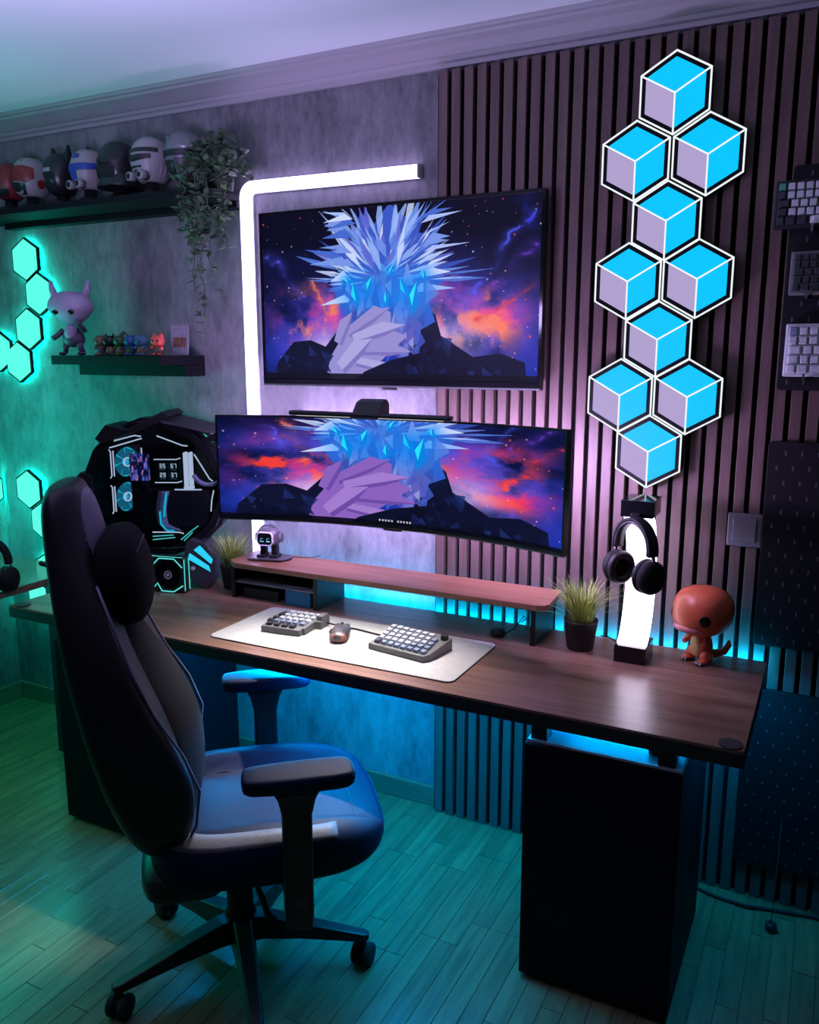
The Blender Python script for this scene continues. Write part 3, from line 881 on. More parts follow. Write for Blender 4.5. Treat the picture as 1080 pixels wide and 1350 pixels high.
# ================================================================== ULTRAWIDE MONITOR
MW, MZ0, MZ1, YE, SAG = 1.150, 1.068, 1.402, 2.10, .115
XM = -1.192
rad = ((MW / 2) ** 2 + SAG ** 2) / (2 * SAG)
th = math.asin(MW / 2 / rad)
def arc(f, off=0.0):              # f from -1 to 1 across the screen; off moves behind the face
    a = th * f
    return ((rad + off) * math.sin(a), -(rad) + SAG + (rad + off) * math.cos(a))
def curved(f0, f1, o0, o1, z0, z1, n=40):
    b = B(); rings = []
    for i in range(n + 1):
        f = f0 + (f1 - f0) * i / n
        (xa, ya), (xb, yb) = arc(f, o0), arc(f, o1)
        rings.append([(xa, ya, z0), (xb, yb, z0), (xb, yb, z1), (xa, ya, z1)])
    return b.loft(rings, smooth=False)
t = thing('ultrawide_monitor', 'curved ultrawide monitor over the riser with a crystal picture', 'monitor', (XM, YE, MZ0))
MH = MZ1 - MZ0
ob('shell', curved(-1, 1, .003, .018, 0, MH), 'black', t)
ob('bezel', curved(-1, 1, -.001, .004, 0, .007), 'black', t)
ob('bezel', curved(-1, 1, -.001, .004, MH - .005, MH), 'black', t)
ob('bezel', curved(-1, -.990, -.001, .004, 0, MH), 'black', t)
ob('bezel', curved(.990, 1, -.001, .004, 0, MH), 'black', t)
ob('bottom_trim', curved(-1, 1, -.002, .016, -.004, 0), 'metal', t)
MIM = make_art('nebula_picture_wide', 1600, 480, .335, .985, True)
ob('screen', curved(-.989, .989, 0, .0025, .0075, MH - .0055), screen_mat('monitor_screen', MIM, 1.0), t,
   uv=lambda c: (math.atan2(c.x, c.y + rad - SAG) / th / .989 / 2 + .5, (c.z - .0075) / (MH - .013)))
ob('sensor', curved(-.05, .05, .0, .010, -.010, -.003, 6), 'black', t)
ob('mount_hub', B().cyl((0, .16, MH * .5), .10, .06, 'y'), 'black', t)
ob('mount_arm', B().box(-.035, .035, .18, .375, MH * .5 - .03, MH * .5 + .03), 'black', t, bevel=.004)
ob('wall_plate', B().box(-.06, .06, .355, .3595, MH * .5 - .08, MH * .5 + .08), 'black', t)
ob('back_strip', curved(-.80, .96, .0185, .024, MH * .42, MH * .58), 'strip_violet', t)

# light bar on the monitor: it lights the desk
t = thing('monitor_light_bar', 'slim black light bar sitting on the top edge of the ultrawide monitor', 'lamp', (-1.25, 2.178, MZ1))
ob('tube', B().box(-.275, .275, -.022, .010, .004, .018), 'black', t, bevel=.005)
o = ob('light_strip', B().box(-.25, .25, -.012, -.004, .0030, .0042), glow('screen_bar_light', (1.0, .90, .82), 2.0), t)
ob('clip', B().prism([(-.03, .0), (.06, .0), (.06, .045), (.045, .058), (.015, .048), (-.01, .016)], -.052, .040, 'yz'), 'black', t, bevel=.004)
d = bpy.data.lights.new('screen_bar_lamp', 'AREA')
d.shape = 'RECTANGLE'; d.size = .5; d.size_y = .02; d.energy = 4.2; d.color = (1.0, .93, .90); d.spread = R(72)
lo = bpy.data.objects.new('screen_bar_lamp', d); COL.objects.link(lo); lo.parent = t
lo.location = (0, -.03, -.004); lo.rotation_euler = (R(-26), 0, 0)

# ================================================================== GAMING CHAIR
CH = (-1.294, 1.555)
t = thing('gaming_chair', 'black high-backed gaming chair with head pillow, turned towards the desk', 'chair', (*CH, 0), 40)
for k in range(5):
    a = -45.6 - 40 + 72 * k
    rm = Matrix.Rotation(R(a), 4, 'Z')
    b = B(rm); rings = []
    for (r_, hw, z0, z1) in ((.02, .034, .085, .150), (.06, .032, .090, .148), (.16, .027, .088, .128), (.27, .022, .078, .104), (.325, .019, .072, .092), (.338, .012, .074, .088)):
        rings.append([(r_, -hw, z0), (r_, hw, z0), (r_, hw * .72, z1), (r_, -hw * .72, z1)])
    b.loft(rings, smooth=False)
    lg = ob('base_leg', b, 'black', t, bevel=.004)
    cb = B(rm)
    cb.cyl((.322, 0, .060), .009, .03)
    wl = B(rm @ Matrix.Translation((.322, 0, 0)) @ Matrix.Rotation(R(50 * k + 20), 4, 'Z'))
    for sy in (-.016, .016):
        wl.lathe([(.010, -.010), (.026, -.010), (.0295, -.006), (.0295, .006), (.026, .010), (.010, .010)], 22, (0, sy, .0295), 'y')
    wl.cbox((0, 0, .036), (.03, .014, .028))
    ob('caster', wl, 'rubber', lg)
    ob('caster_stem', cb, 'dark_metal', lg)
b = B().lathe([(.036, .085), (.040, .10), (.040, .155), (.034, .165), (.034, .27), (.026, .275), (.026, .38)], 24)
ob('gas_column', b, 'black_matte', t)
b = B().box(-.13, .14, -.10, .10, .352, .378).box(-.10, .10, -.055, .055, .335, .365)
ob('tilt_mechanism', b, 'dark_metal', t, bevel=.006)
b = B().tube([(.02, -.10, .345), (.05, -.22, .335), (.06, -.235, .30), (.075, -.238, .285)], [.007, .007, .008, .010], 10)
ob('tilt_lever', b, 'black', t)
# seat cushion: one rounded pad with raised side bolsters and a rolled front
SP, SQ = .50, .46
def seat_def(x, y, z):                       # unit superellipsoid point to cushion point
    top = max(0.0, z)
    ay = abs(y)
    bol = max(0.0, min(1.0, (ay - .52) / .20)); bol = bol * bol * (3 - 2 * bol)
    zz = z + top * .85 * bol * (1 - .35 * max(0, x))
    if z > 0: zz -= .10 * (1 - bol) * (1 - x * x)
    f = max(0.0, x - .45) / .55
    zz -= .34 * f * f * top
    if z < 0: zz += .35 * f * f
    yy = y * (1 - .10 * max(0, x) ** 3)
    return (.080 + .288 * x, .266 * yy, .422 + .052 * zz)
def seat_pt(x, phi, side):                   # point at length x, elevation phi (degrees), on side -1 or 1
    st, ct = math.sin(R(phi)) ** SQ, math.cos(R(phi)) ** SQ
    c_ = min(1.0, (abs(x) / ct) ** (1 / SP))
    y = side * ct * math.sqrt(max(0.0, 1 - c_ * c_)) ** SP
    return seat_def(x, y, st)
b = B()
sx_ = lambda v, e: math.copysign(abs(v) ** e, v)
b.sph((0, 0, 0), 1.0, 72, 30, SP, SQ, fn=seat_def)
seat = ob('seat', b, 'seat_leather_blue_lit', t)
def seat_top(x, y):
    r = (abs(x) ** (2 / SP) + abs(y) ** (2 / SP)) ** (SP / 2)
    z = max(0.0, 1 - r ** (2 / SQ)) ** (SQ / 2)
    p = seat_def(x, y, z)
    return (p[0], p[1], p[2] + .0004)
for sd in (-1, 1):
    ob('seam', B().tube([seat_top(-.75 + 1.55 * i / 24, sd * .56) for i in range(25)], .0020, 6), 'black', seat)
ob('seam', B().tube([seat_top(.72, -.56 + 1.12 * i / 20) for i in range(21)], .0018, 6), 'black', seat)
# woven strip along the near bolster
b = B(); rings = []
for i in range(25):
    x = -.86 + 1.38 * i / 24
    q = [Vector(seat_pt(x, ph, -1)) for ph in (24, 32, 41, 50)]
    o_ = Vector((0, -.0016, .0016))
    rings.append([tuple(p + o_) for p in q] + [tuple(p - o_ * 2) for p in reversed(q)])
b.loft(rings)
o = ob('woven_strip', b, 'carbon', seat); o['label'] = 'grey woven strip on the side bolster'
# armrests
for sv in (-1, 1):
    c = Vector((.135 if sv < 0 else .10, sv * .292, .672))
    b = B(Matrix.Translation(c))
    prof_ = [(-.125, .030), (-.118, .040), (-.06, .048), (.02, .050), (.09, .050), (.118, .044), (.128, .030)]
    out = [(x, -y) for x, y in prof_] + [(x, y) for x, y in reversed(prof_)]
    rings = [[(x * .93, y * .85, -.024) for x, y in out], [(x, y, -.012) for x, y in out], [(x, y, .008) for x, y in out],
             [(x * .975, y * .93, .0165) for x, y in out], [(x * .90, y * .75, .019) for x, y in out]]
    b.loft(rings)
    ar = ob('armrest', b, 'seat_leather_blue_lit', t, subsurf=1)
    cx = c.x - .005
    post = B()
    rings = []
    for (z, hx, hy) in ((.30, .030, .020), (.34, .033, .022), (.50, .033, .022), (.585, .033, .022), (.63, .042, .030), (.650, .052, .036)):
        rings.append([(cx - hx, c.y - hy, z), (cx + hx, c.y - hy, z), (cx + hx, c.y + hy, z), (cx - hx, c.y + hy, z)])
    post.loft(rings, smooth=False)
    ob('armrest_post', post, 'black', ar, bevel=.006)
    ob('armrest_bracket', B().box(cx - .03, cx + .03, min(c.y, sv * .08), max(c.y, sv * .08), .325, .345), 'black', ar, bevel=.004)
    ob('height_button', B().box(cx - .012, cx + .014, c.y + sv * .019, c.y + sv * .025, .36, .385), 'dark_metal', ar, bevel=.002)
# backrest: lofted bucket shell   (height, half width, back, wing front, centre front)
SECS = [(.405, .130, -.205, -.150, -.150), (.455, .200, -.235, -.120, -.135), (.52, .248, -.262, -.092, -.120), (.61, .268, -.292, -.080, -.115),
        (.70, .270, -.318, -.112, -.125), (.80, .262, -.340, -.168, -.160), (.90, .250, -.360, -.210, -.205), (1.0, .226, -.374, -.244, -.245),
        (1.09, .194, -.386, -.276, -.268), (1.17, .166, -.394, -.312, -.284), (1.24, .150, -.398, -.330, -.296), (1.285, .134, -.394, -.340, -.308), (1.308, .105, -.382, -.342, -.322)]
b = B(); rings = []
for (z, hw, ub, uw, uc) in SECS:
    m_ = (ub + uw) / 2
    rings.append([(p[0], p[1], z + (p[0] - ub) * .12) for p in (
        (m_, -hw), (uw - .018, -hw * .99), (uw, -hw * .90), (uw - .012 if uw > uc else uw * .6 + uc * .4, -hw * .76), (uc - .004, -hw * .58), (uc, 0), (uc - .004, hw * .58), (uw - .012 if uw > uc else uw * .6 + uc * .4, hw * .76),
        (uw, hw * .90), (uw - .018, hw * .99), (m_, hw), (ub + .025, hw * .96), (ub + .004, hw * .75), (ub, 0), (ub + .004, -hw * .75), (ub + .025, -hw * .96))])
b.loft(rings)
back = ob('backrest', b, 'leather', t, subsurf=2)
# padded lumbar front
b = B(); rings = []
for (z, hw, uc, bulge) in ((.44, .13, -.135, .012), (.50, .150, -.120, .030), (.58, .165, -.112, .040), (.68, .170, -.120, .050), (.77, .165, -.142, .050), (.86, .152, -.182, .036), (.95, .130, -.222, .020), (1.02, .10, -.250, .008)):
    row = []
    for j in range(11):
        s_ = -1 + 2 * j / 10
        row.append((uc - .012 + (bulge + .014) * (1 - abs(s_) ** 2.6), s_ * hw, z))
    row += [(uc - .03, hw * .8, z), (uc - .03, -hw * .8, z)]
    rings.append(row)
b.loft(rings)
o = ob('lumbar_pad', b, mat('lumbar_fabric', (.010, .0095, .013), .85, spec=.2, bump=.5, nscale=90), back, subsurf=1)
# front face of the headrest, lavender light in its colour, with its stitching line
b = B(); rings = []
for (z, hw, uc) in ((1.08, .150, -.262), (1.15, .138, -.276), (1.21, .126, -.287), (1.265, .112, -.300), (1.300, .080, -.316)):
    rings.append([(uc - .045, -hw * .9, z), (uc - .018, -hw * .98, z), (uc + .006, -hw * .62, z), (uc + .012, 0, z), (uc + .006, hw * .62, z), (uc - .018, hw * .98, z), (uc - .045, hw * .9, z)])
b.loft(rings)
o = ob('headrest_face', b, 'leather_head_lit', back, subsurf=1)
b = B()
for k in range(8):                      # small stitched lettering, too small to read
    yy = -.115 + .014 * k
    zz = 1.185 + .0035 * (k % 2)
    uu = -.286 - .9 * max(0, abs(yy) - .06) * .35
    b.tube([(uu + .006, yy, zz), (uu + .005, yy + .003, zz + .012), (uu + .0055, yy + .007, zz + .002)], .0010, 5)
ob('stitched_mark', b, 'grey_plastic', o)
# piping along both wing edges
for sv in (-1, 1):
    ob('piping', B().tube([(uw + .001, sv * hw * .90, z + (uw - ub) * .12) for (z, hw, ub, uw, uc) in SECS[1:-4]], .0035, 6), 'leather_head_lit', back)
# head pillow
b = B().sph((0, 0, 0), (.066, .160, .112), 30, 20, .72, .62, fn=lambda x, y, z: (x * (1 - .18 * abs(z)), y * (1 - .25 * max(0, -z)), z))
pl = ob('head_pillow', b, 'velour', t, loc=(-.236, .0, 1.085), rot=(0, R(-8), 0))
b = B().tube([(.050, -.10, .064), (.056, 0, .074), (.050, .10, .064)], .002, 6)
ob('pillow_seam', b, 'black', pl)
b = B().tube([(-.05, -.12, .05), (-.11, -.135, .07), (-.152, -.1, .08)], .006, 6)
ob('pillow_strap', b, 'black', pl)
# cover over the backrest hinge
b = B().sph((-.125, 0, .375), (.105, .225, .052), 26, 14, .45, .6)
ob('hinge_cover', b, 'black', t)

# ================================================================== DESK MAT, KEYBOARD HALVES, MOUSE
t = thing('desk_mat', 'pale grey felt desk mat with rounded corners at the front of the desk', 'desk mat', (-1.2425, 2.047, DZ + .0002))
ob('felt', B().prism(rrect(.808, .330, .022, 6), .0006, .0040, 'xy'), 'mat', t)
ob('stitched_edge', B().ring(rrect(.811, .333, .0235, 6), rrect(.803, .325, .02, 6), 0, .0034, 'xy'), 'mat_edge', t)
MZ = DZ + .0044

def key_mesh(w, d, h, name):
    b = B()
    x, y, k = w / 2, d / 2, .78
    b.add([(-x, -y, 0), (x, -y, 0), (x, y, 0), (-x, y, 0), (-x * k, -y * k, h), (x * k, -y * k, h), (x * k, y * .86, h), (-x * k, y * .86, h)],
          [(0, 3, 2, 1), (4, 5, 6, 7), (0, 1, 5, 4), (1, 2, 6, 5), (2, 3, 7, 6), (3, 0, 4, 7)])
    return b
KM = {m_: mesh('keycap', key_mesh(.0185, .0185, .0085, 'k'), m_, bevel=.001, seg=1) for m_ in ('key_light', 'key_mid', 'key_dark', 'key_green')}
KW = {m_: mesh('keycap', key_mesh(.045, .0185, .0085, 'k'), m_, bevel=.001, seg=1) for m_ in ('key_light', 'key_mid', 'key_dark')}

t = thing('keyboard_half', 'left half of the grey split keyboard with stepped right side', 'keyboard', (-1.452, 2.062, MZ), 5)
poly = [(-.080, -.072), (.054, -.072), (.054, -.052), (.062, -.052), (.062, .012), (.084, .012), (.084, .070), (-.080, .070)]
tilt = Matrix.Rotation(R(3.5), 4, 'X')
def wedge(poly, zf, zb, y0, y1):
    zt = lambda y: zf + (zb - zf) * (y - y0) / (y1 - y0)
    n = len(poly); b = B()
    vs = [(x, y, 0) for x, y in poly] + [(x, y, zt(y)) for x, y in poly]
    b.add(vs, [tuple(range(n - 1, -1, -1)), tuple(range(n, 2 * n))] + [(i, (i + 1) % n, n + (i + 1) % n, n + i) for i in range(n)])
    return b, zt
b, zt = wedge(poly, .020, .028, -.072, .070)
ob('case', b, 'kb_case', t, bevel=.0025)
for r_ in range(5):
    y = -.056 + r_ * .0265
    for c_ in range(6 if r_ else 4):
        sx = .0226
        if r_ == 0:
            x = -.058 + c_ * .027
            me = KM['key_dark']
        else:
            x = -.066 + c_ * sx + (.004 * r_ - .008)
            if x > .056 and r_ < 3: continue
            me = KM['key_light' if r_ >= 2 and c_ else 'key_mid']
            if c_ == 0 and r_ < 4: me = KM['key_dark']
        link_mesh('keycap', me, t, (x, y, zt(y)), (R(3), 0, 0))
ob('side_module', B().box(.063, .083, .020, .064, .022, .040), 'kb_case', t, bevel=.003)
ob('rubber_feet', B().box(-.07, .05, -.06, -.05, -.0002, .001), 'rubber', t)

t = thing('keyboard_half', 'right half of the grey split keyboard with a round knob', 'keyboard', (-1.052, 2.055, MZ), -9)
poly = [(-.096, -.068), (.096, -.068), (.108, -.05), (.108, .066), (-.096, .066)]
b, zt = wedge(poly, .018, .036, -.068, .066)
ob('case', b, 'kb_case', t, bevel=.0025)
for r_ in range(5):
    y = -.050 + r_ * .0242
    for c_ in range(8 if r_ < 4 else 7):
        x = -.080 + c_ * .0228 + (.004 * (4 - r_) - .008)
        if r_ == 0 and c_ in (0,):
            me = KM['key_dark']
        elif r_ == 0 or c_ == 7: me = KM['key_mid']
        else: me = KM['key_light' if r_ != 1 or c_ < 5 else 'key_mid']
        link_mesh('keycap', me, t, (x, y, zt(y)), (R(7), 0, 0))
ob('knob', B().lathe([(.011, 0), (.011, .012), (.0095, .014)], 20, (.092, .048, zt(.048))), 'black', t)
t0 = tag(ob('keyboard_cable', B().tube([(-1.372, 2.118, MZ + .012), (-1.33, 2.128, MZ + .004), (-1.27, 2.130, MZ + .003), (-1.20, 2.118, MZ + .003), (-1.155, 2.105, MZ + .006), (-1.148, 2.100, MZ + .012)], .0026, 8), 'rubber'),
         'black cable joining the two keyboard halves across the mat', 'cable')

t = thing('computer_mouse', 'small dark patterned mouse with reddish rear between the keyboard halves', 'mouse', (-1.277, 2.045, MZ), 22)
M['mouse'] = mat('mouse_shell', (.06, .055, .055), .3, noise=.9, nscale=55)
M['mouse_red'] = mat('mouse_base_red', (.42, .14, .12), .35)
hump = lambda x, y, z: (x * (1 - .14 * math.exp(-((y - .1) / .35) ** 2)), y, max(z, -.55) * (1 - .28 * max(0, y)))
ob('shell', B().sph((0, 0, .017), (.031, .058, .020), 28, 16, .82, .85, fn=hump), 'mouse', t)
ob('rear_shell', B().sph((0, -.030, .016), (.026, .027, .0165), 22, 12, .8, .8), 'mouse_red', t)
for sx in (-1, 1):
    ob('button', B().sph((sx * .0125, .030, .024), (.0115, .026, .008), 16, 10, .7, .8), 'mouse', t)
ob('scroll_wheel', B().cyl((0, .034, .030), .008, .006, 'x'), 'rubber', t)
ob('side_button', B().box(-.0325, -.029, -.012, .016, .018, .024), 'black', t, bevel=.001)

# ================================================================== CURVED LAMP AND HEADPHONES
t = thing('curved_desk_lamp', 'curved glowing white lamp between black blocks, headphones hanging on it', 'lamp', (-.460, 2.285, DZ))
ob('base_block', B().box(-.043, .043, -.048, .062, 0, .048), 'black_gloss', t, bevel=.0015)
ob('top_block', B().box(-.043, .043, -.048, .062, .412, .458), 'black_gloss', t, bevel=.0015)
b = B(); rings = []
for i in range(25):
    s_ = i / 24
    z = .047 + .366 * s_
    y = -.030 + .080 * math.sin(math.pi * min(1, max(0, s_))) ** .62
    rings.append([(-.0405, y, z), (.0405, y, z), (.0405, y + .012, z), (-.0405, y + .012, z)])
b.loft(rings, smooth=False)
ob('light_panel', b, 'lamp_white', t)
ob('hook', B().box(-.012, .012, -.066, -.046, .414, .426), 'black', t, bevel=.002)
ob('cord', B().tube([(-.04, .055, .010), (-.09, .09, .02), (-.12, .115, .012)], .002, 6), 'rubber', t)

def headphones(name, label, loc, rz, sc=1.0):
    t = thing(name, label, 'headphones', loc, rz)
    t.scale = (sc, sc, sc)
    n = 28
    def band(rx, rz_, hw, th, y0=0):
        b = B(); rings = []
        for i in range(n + 1):
            a = R(-8 + 196 * i / n)
            x, z = rx * math.cos(a), rz_ * math.sin(a)
            x2, z2 = (rx - th) * math.cos(a), (rz_ - th) * math.sin(a)
            rings.append([(x, -hw, z), (x, hw, z), (x2, hw, z2), (x2, -hw, z2)])
        return b.loft(rings)
    ob('headband', band(.077, .082, .016, .009), 'black_matte', t, bevel=.002)
    ob('band_padding', band(.069, .073, .014, .007), 'ear_pad', t)
    for sx in (-1, 1):
        c = (sx * .062, 0, -.066)
        sl = ob('slider', B().tube([(sx * .074, 0, -.008), (sx * .078, 0, -.03), (sx * .079, 0, -.055)], .005, 8), 'dark_metal', t)
        cup = B().lathe([(.012, .034), (.030, .033), (.040, .028), (.0455, .018), (.046, .004), (.042, 0)], 30, (0, 0, 0), 'x')
        if sx < 0: cup.v = [(-x, y, z) for x, y, z in cup.v]
        cup.v = [(x + c[0] - sx * .004, y * .92 + c[1], z + c[2]) for x, y, z in cup.v]
        e = ob('ear_cup', cup, 'black_matte', t)
        pad = B()
        ring_ = [(c[0] - sx * .012, .034 * math.cos(2 * math.pi * k / 30), c[2] + .036 * math.sin(2 * math.pi * k / 30)) for k in range(30)]
        pad.tube(ring_, .011, 10, closed=True)
        ob('ear_pad', pad, 'ear_pad', e)
        ring2 = [(c[0] + sx * .018, .038 * math.cos(2 * math.pi * k / 30), c[2] + .041 * math.sin(2 * math.pi * k / 30)) for k in range(30)]
        ob('trim_ring', B().tube(ring2, .0016, 6, closed=True), 'dark_metal', e)
    return t
headphones('headphones', 'black over-ear headphones hanging in front of the curved lamp', (-.456, 2.214, 1.0855), -38)
hs = headphones('headset', 'black headset on the side table cut by the left picture edge', (-2.672, 1.92, DZ + .112), 20)

# ================================================================== POTTED GRASS
def grass_pot(label, x, y, seed, h=.10, spread=.075):
    t = thing('potted_grass', label, 'plant', (x, y, DZ), group='artificial grass pots on the desk')
    ob('pot', B().lathe([(.036, 0), (.038, .002), (.049, .083), (.050, .088), (.047, .088), (.045, .078), (.001, .078)], 32), 'pot', t)
    g = random.Random(seed)
    b = B()
    for i in range(260):
        a = g.uniform(0, 2 * math.pi); r_ = .034 * math.sqrt(g.random())
        bx, by = r_ * math.cos(a), r_ * math.sin(a)
        a2 = a + g.uniform(-.7, .7); ln = h * g.uniform(.55, 1.12); lean = spread * g.uniform(.15, 1.0) * (.4 + r_ / .034)
        w = g.uniform(.0012, .0022); na = a2 + math.pi / 2
        wx, wy = math.cos(na) * w, math.sin(na) * w
        pts = []
        for k in range(5):
            s_ = k / 4
            pts.append((bx + math.cos(a2) * lean * s_ ** 1.8, by + math.sin(a2) * lean * s_ ** 1.8, .076 + ln * (s_ - .22 * s_ ** 3 * lean / spread)))
        vs = []
        for k, p in enumerate(pts):
            f = 1 - .85 * (k / 4) ** 2
            vs += [(p[0] + wx * f, p[1] + wy * f, p[2]), (p[0] - wx * f, p[1] - wy * f, p[2])]
        b.add(vs, [(2 * k, 2 * k + 1, 2 * k + 3, 2 * k + 2) for k in range(4)], True)
    stuff(ob('grass_blades', b, 'grass', t))
    return t
grass_pot('spiky green grass in a black pot beside the curved lamp', -.616, 2.300, 5, .135, .092)
grass_pot('spiky green grass in a black pot at the left end of the riser', -1.922, 2.352, 9, .13, .08)

# ================================================================== DESK ROBOT
t = thing('desk_robot', 'little grey desk robot with black face on its charging board, on the riser', 'robot', (-1.745, 2.335, RZ1), 14)
bp = [(-.084, .0), (-.066, -.042), (.060, -.042), (.084, -.002), (.066, .042), (-.066, .042)]
b = B().loft([[(x * .86, y * .86, 0) for x, y in bp], [(x, y, .007) for x, y in bp], [(x, y, .0095) for x, y in bp], [(x * .93, y * .9, .0105) for x, y in bp]], smooth=False)
ob('charging_board', b, 'robot_grey', t)
for sx in (-1, 1):
    lg = ob('leg', B().cbox((sx * .021, .0, .036), (.022, .024, .038)), 'black', t, bevel=.003)
    ob('foot', B().cbox((sx * .023, -.006, .0155), (.032, .046, .011)), 'black', lg, bevel=.003)
hd = ob('head', B().sph((0, 0, .083), (.041, .034, .034), 28, 18, .62, .68), 'robot_grey', t)
ob('face_rim', B(Matrix.Translation((-.002, -.0340, .081))).ring(rrect(.060, .048, .014, 6), rrect(.053, .041, .011, 6), -.006, .008, 'xz'), 'white_plastic', hd)
ob('face_screen', B(Matrix.Translation((-.002, -.0340, .081))).prism(rrect(.054, .042, .012, 6), -.004, .008, 'xz'), 'black_gloss', hd)
b = B()
for cx in (-.0125, .0105):
    b.box(cx - .0065, cx + .0065, -.0388, -.0375, .0705, .0735)
    b.tube([(cx - .005, -.0382, .0745), (cx - .004, -.0382, .0815), (cx, -.0382, .0835), (cx + .004, -.0382, .0815)], .0008, 5)
ob('eye_marks', b, mat('robot_eyes', (.1, .4, .35), .4, emit=(.12, .45, .38), es=.6), hd)
ob('headphone_arc', B().tube([(.043 * math.cos(R(a)), .002, .083 + .041 * math.sin(R(a))) for a in range(-5, 186, 10)], .0035, 8), 'robot_grey', hd)
for sx in (-1, 1):
    ob('ear_cap', B().cyl((sx * .042, .002, .080), .016, .012, 'x'), 'robot_grey', hd)
ob('cord', B().tube([(.07, .03, .004), (.10, .045, .002), (.14, .05, .002), (.16, .083, .002)], .0013, 6), 'rubber', t)

# ================================================================== ORANGE TOY
t = thing('toy_figure', 'orange big-headed toy creature standing at the right end of the desk', 'toy', (-.288, 2.352, DZ + .0006), -34)
def headf(x, y, z):
    m_ = max(0.0, -y)
    return (x * (1 - .10 * max(0, -z)), y * (1 + .10 * m_ * max(0, .4 - z)), z * (1.0 - .06 * max(0, z)) - .10 * m_ * (1 - abs(z)))
hd = ob('head', B().sph((0, 0, .147), (.079, .078, .071), 40, 26, .90, .80, fn=headf), 'orange', t)
def on_head(az, el):                      # point of the head surface and its outward angle
    sp = lambda x, e: math.copysign(abs(x) ** e, x)
    a, t_ = R(az - 90), R(el)
    x, y, z = headf(sp(math.cos(t_), .80) * sp(math.cos(a), .90), sp(math.cos(t_), .80) * sp(math.sin(a), .90), sp(math.sin(t_), .80))
    return Vector((x * .079, y * .078, .147 + z * .071))
ob('mouth_lip', B().sph((0, -.034, .106), (.052, .050, .016), 28, 14, .85, .85), 'pink', hd)
for sx in (-1, 1):
    ob('eye', B(Matrix.Translation(on_head(sx * 46, -2)) @ Matrix.Rotation(R(sx * 46), 4, 'Z')).sph((0, .0015, 0), (.0150, .0040, .0158), 22, 12), 'eye', hd)
    ob('eye_ring', B(Matrix.Translation(on_head(sx * 46, -2)) @ Matrix.Rotation(R(sx * 46), 4, 'Z')).sph((0, .003, 0), (.0168, .0036, .0176), 22, 12), 'red', hd)
bo = ob('body', B().sph((0, .002, .050), (.030, .027, .042), 26, 16, .9, .9, fn=lambda x, y, z: (x * (1 - .2 * z), y * (1 - .2 * z), z)), 'orange', t)
ob('belly', B().sph((-.002, -.010, .046), (.022, .0195, .034), 22, 14, .9, .9), 'cream', bo)
for sx in (-1, 1):
    ob('arm', B().tube([(sx * .024, -.006, .074), (sx * .033, -.018, .060), (sx * .030, -.034, .054)], [.009, .0085, .007], 12), 'orange', t)
    lg = ob('leg', B().sph((sx * .024, -.004, .020), (.018, .020, .020), 20, 12), 'orange', t)
    b = B().sph((sx * .026, -.018, .0075), (.013, .020, .0078), 18, 10)
    ob('foot', b, 'orange', lg)
    ob('toes', B().sph((sx * .018, -.037, .005), (.0042, .006, .005), 10, 8).sph((sx * .026, -.039, .005), (.0042, .006, .005), 10, 8).sph((sx * .034, -.036, .005), (.0042, .006, .005), 10, 8), 'ivory', lg)
ob('tail', B().tube([(.0, .022, .022), (.012, .045, .016), (.030, .060, .026), (.042, .062, .048), (.044, .060, .060)], [.014, .012, .010, .008, .004], 12), 'orange', t)

# ================================================================== OCTAGONAL GAMING COMPUTER
t = thing('gaming_computer', 'big round-framed gaming computer with glowing fans at the left end of the desk', 'computer', (-2.172, 2.238, DZ), 26)
t.scale = (1.09, 1.0, 1.035)
PCZ, PD = .352, .150
def circ(r, n=16): return ngon(n, r, 360 / n / 2, 0, PCZ)
o = ob('ring_frame', B().ring(circ(.238), circ(.212), -.006, PD, 'xz'), 'black_gloss', t, bevel=.002)
ob('outer_band', B().ring(circ(.248), circ(.2385), .035, PD - .035, 'xz'), 'dark_metal', t)
ob('rear_plate', B().prism(circ(.215), PD - .012, PD - .004, 'xz'), 'black', t)
ob('main_board', B().box(-.12, .10, PD - .022, PD - .012, PCZ - .10, PCZ + .14), 'panel_black', t)
ob('front_glass', B().prism(circ(.213), -.003, -.001, 'xz'), 'glass_dark', t)
def lines(name, segs, r, m_, y=.010, parent=None):
    b = B()
    for p in segs:
        b.tube([(q[0], q[2] if len(q) > 2 else y, q[1] - .75) for q in p], r, 6)
    return ob(name, b, m_, parent or t)
for (cx, cz, rz_) in ((-.118, 1.187, 56), (-.125, 1.062, 62)):
    xf = Matrix.Translation((cx, .075, cz - .75)) @ Matrix.Rotation(R(rz_), 4, 'Z')
    f = ob('fan', B(xf).ring(rrect(.118, .118, .012, 5), ngon(24, .053, 7.5), -.012, .012, 'xz'), 'black', t)
    b = B(xf)
    for k in range(7):
        a = 2 * math.pi * k / 7
        pts = []
        for (r_, da) in ((.016, -.25), (.050, -.10), (.050, .62), (.016, .45)):
            pts.append((r_ * math.cos(a + da), r_ * math.sin(a + da)))
        b.prism(pts, -.004, .002, 'xz')
    ob('fan_blades', b, 'pc_cyan_dim', f)
    ob('fan_glow', B(xf).prism(ngon(24, .053, 7.5), .004, .007, 'xz'), 'pc_cyan', f)
    ob('hub_ring', B(xf).ring(ngon(24, .017), ngon(24, .013), -.014, -.009, 'xz'), 'pc_white', f)
    b = B(xf)
    for sx in (-1, 1):
        b.tube([(sx * .058, -.014, -.045), (sx * .058, -.014, .045)], .0022, 6)
    ob('edge_light', b, 'pc_white', f)
    b = B(xf)
    b.tube([(-.074, -.014, -.05), (-.068, -.014, -.042), (-.068, -.014, .042), (-.074, -.014, .05)], .0022, 6)
    ob('edge_light', b, 'pc_white', f)
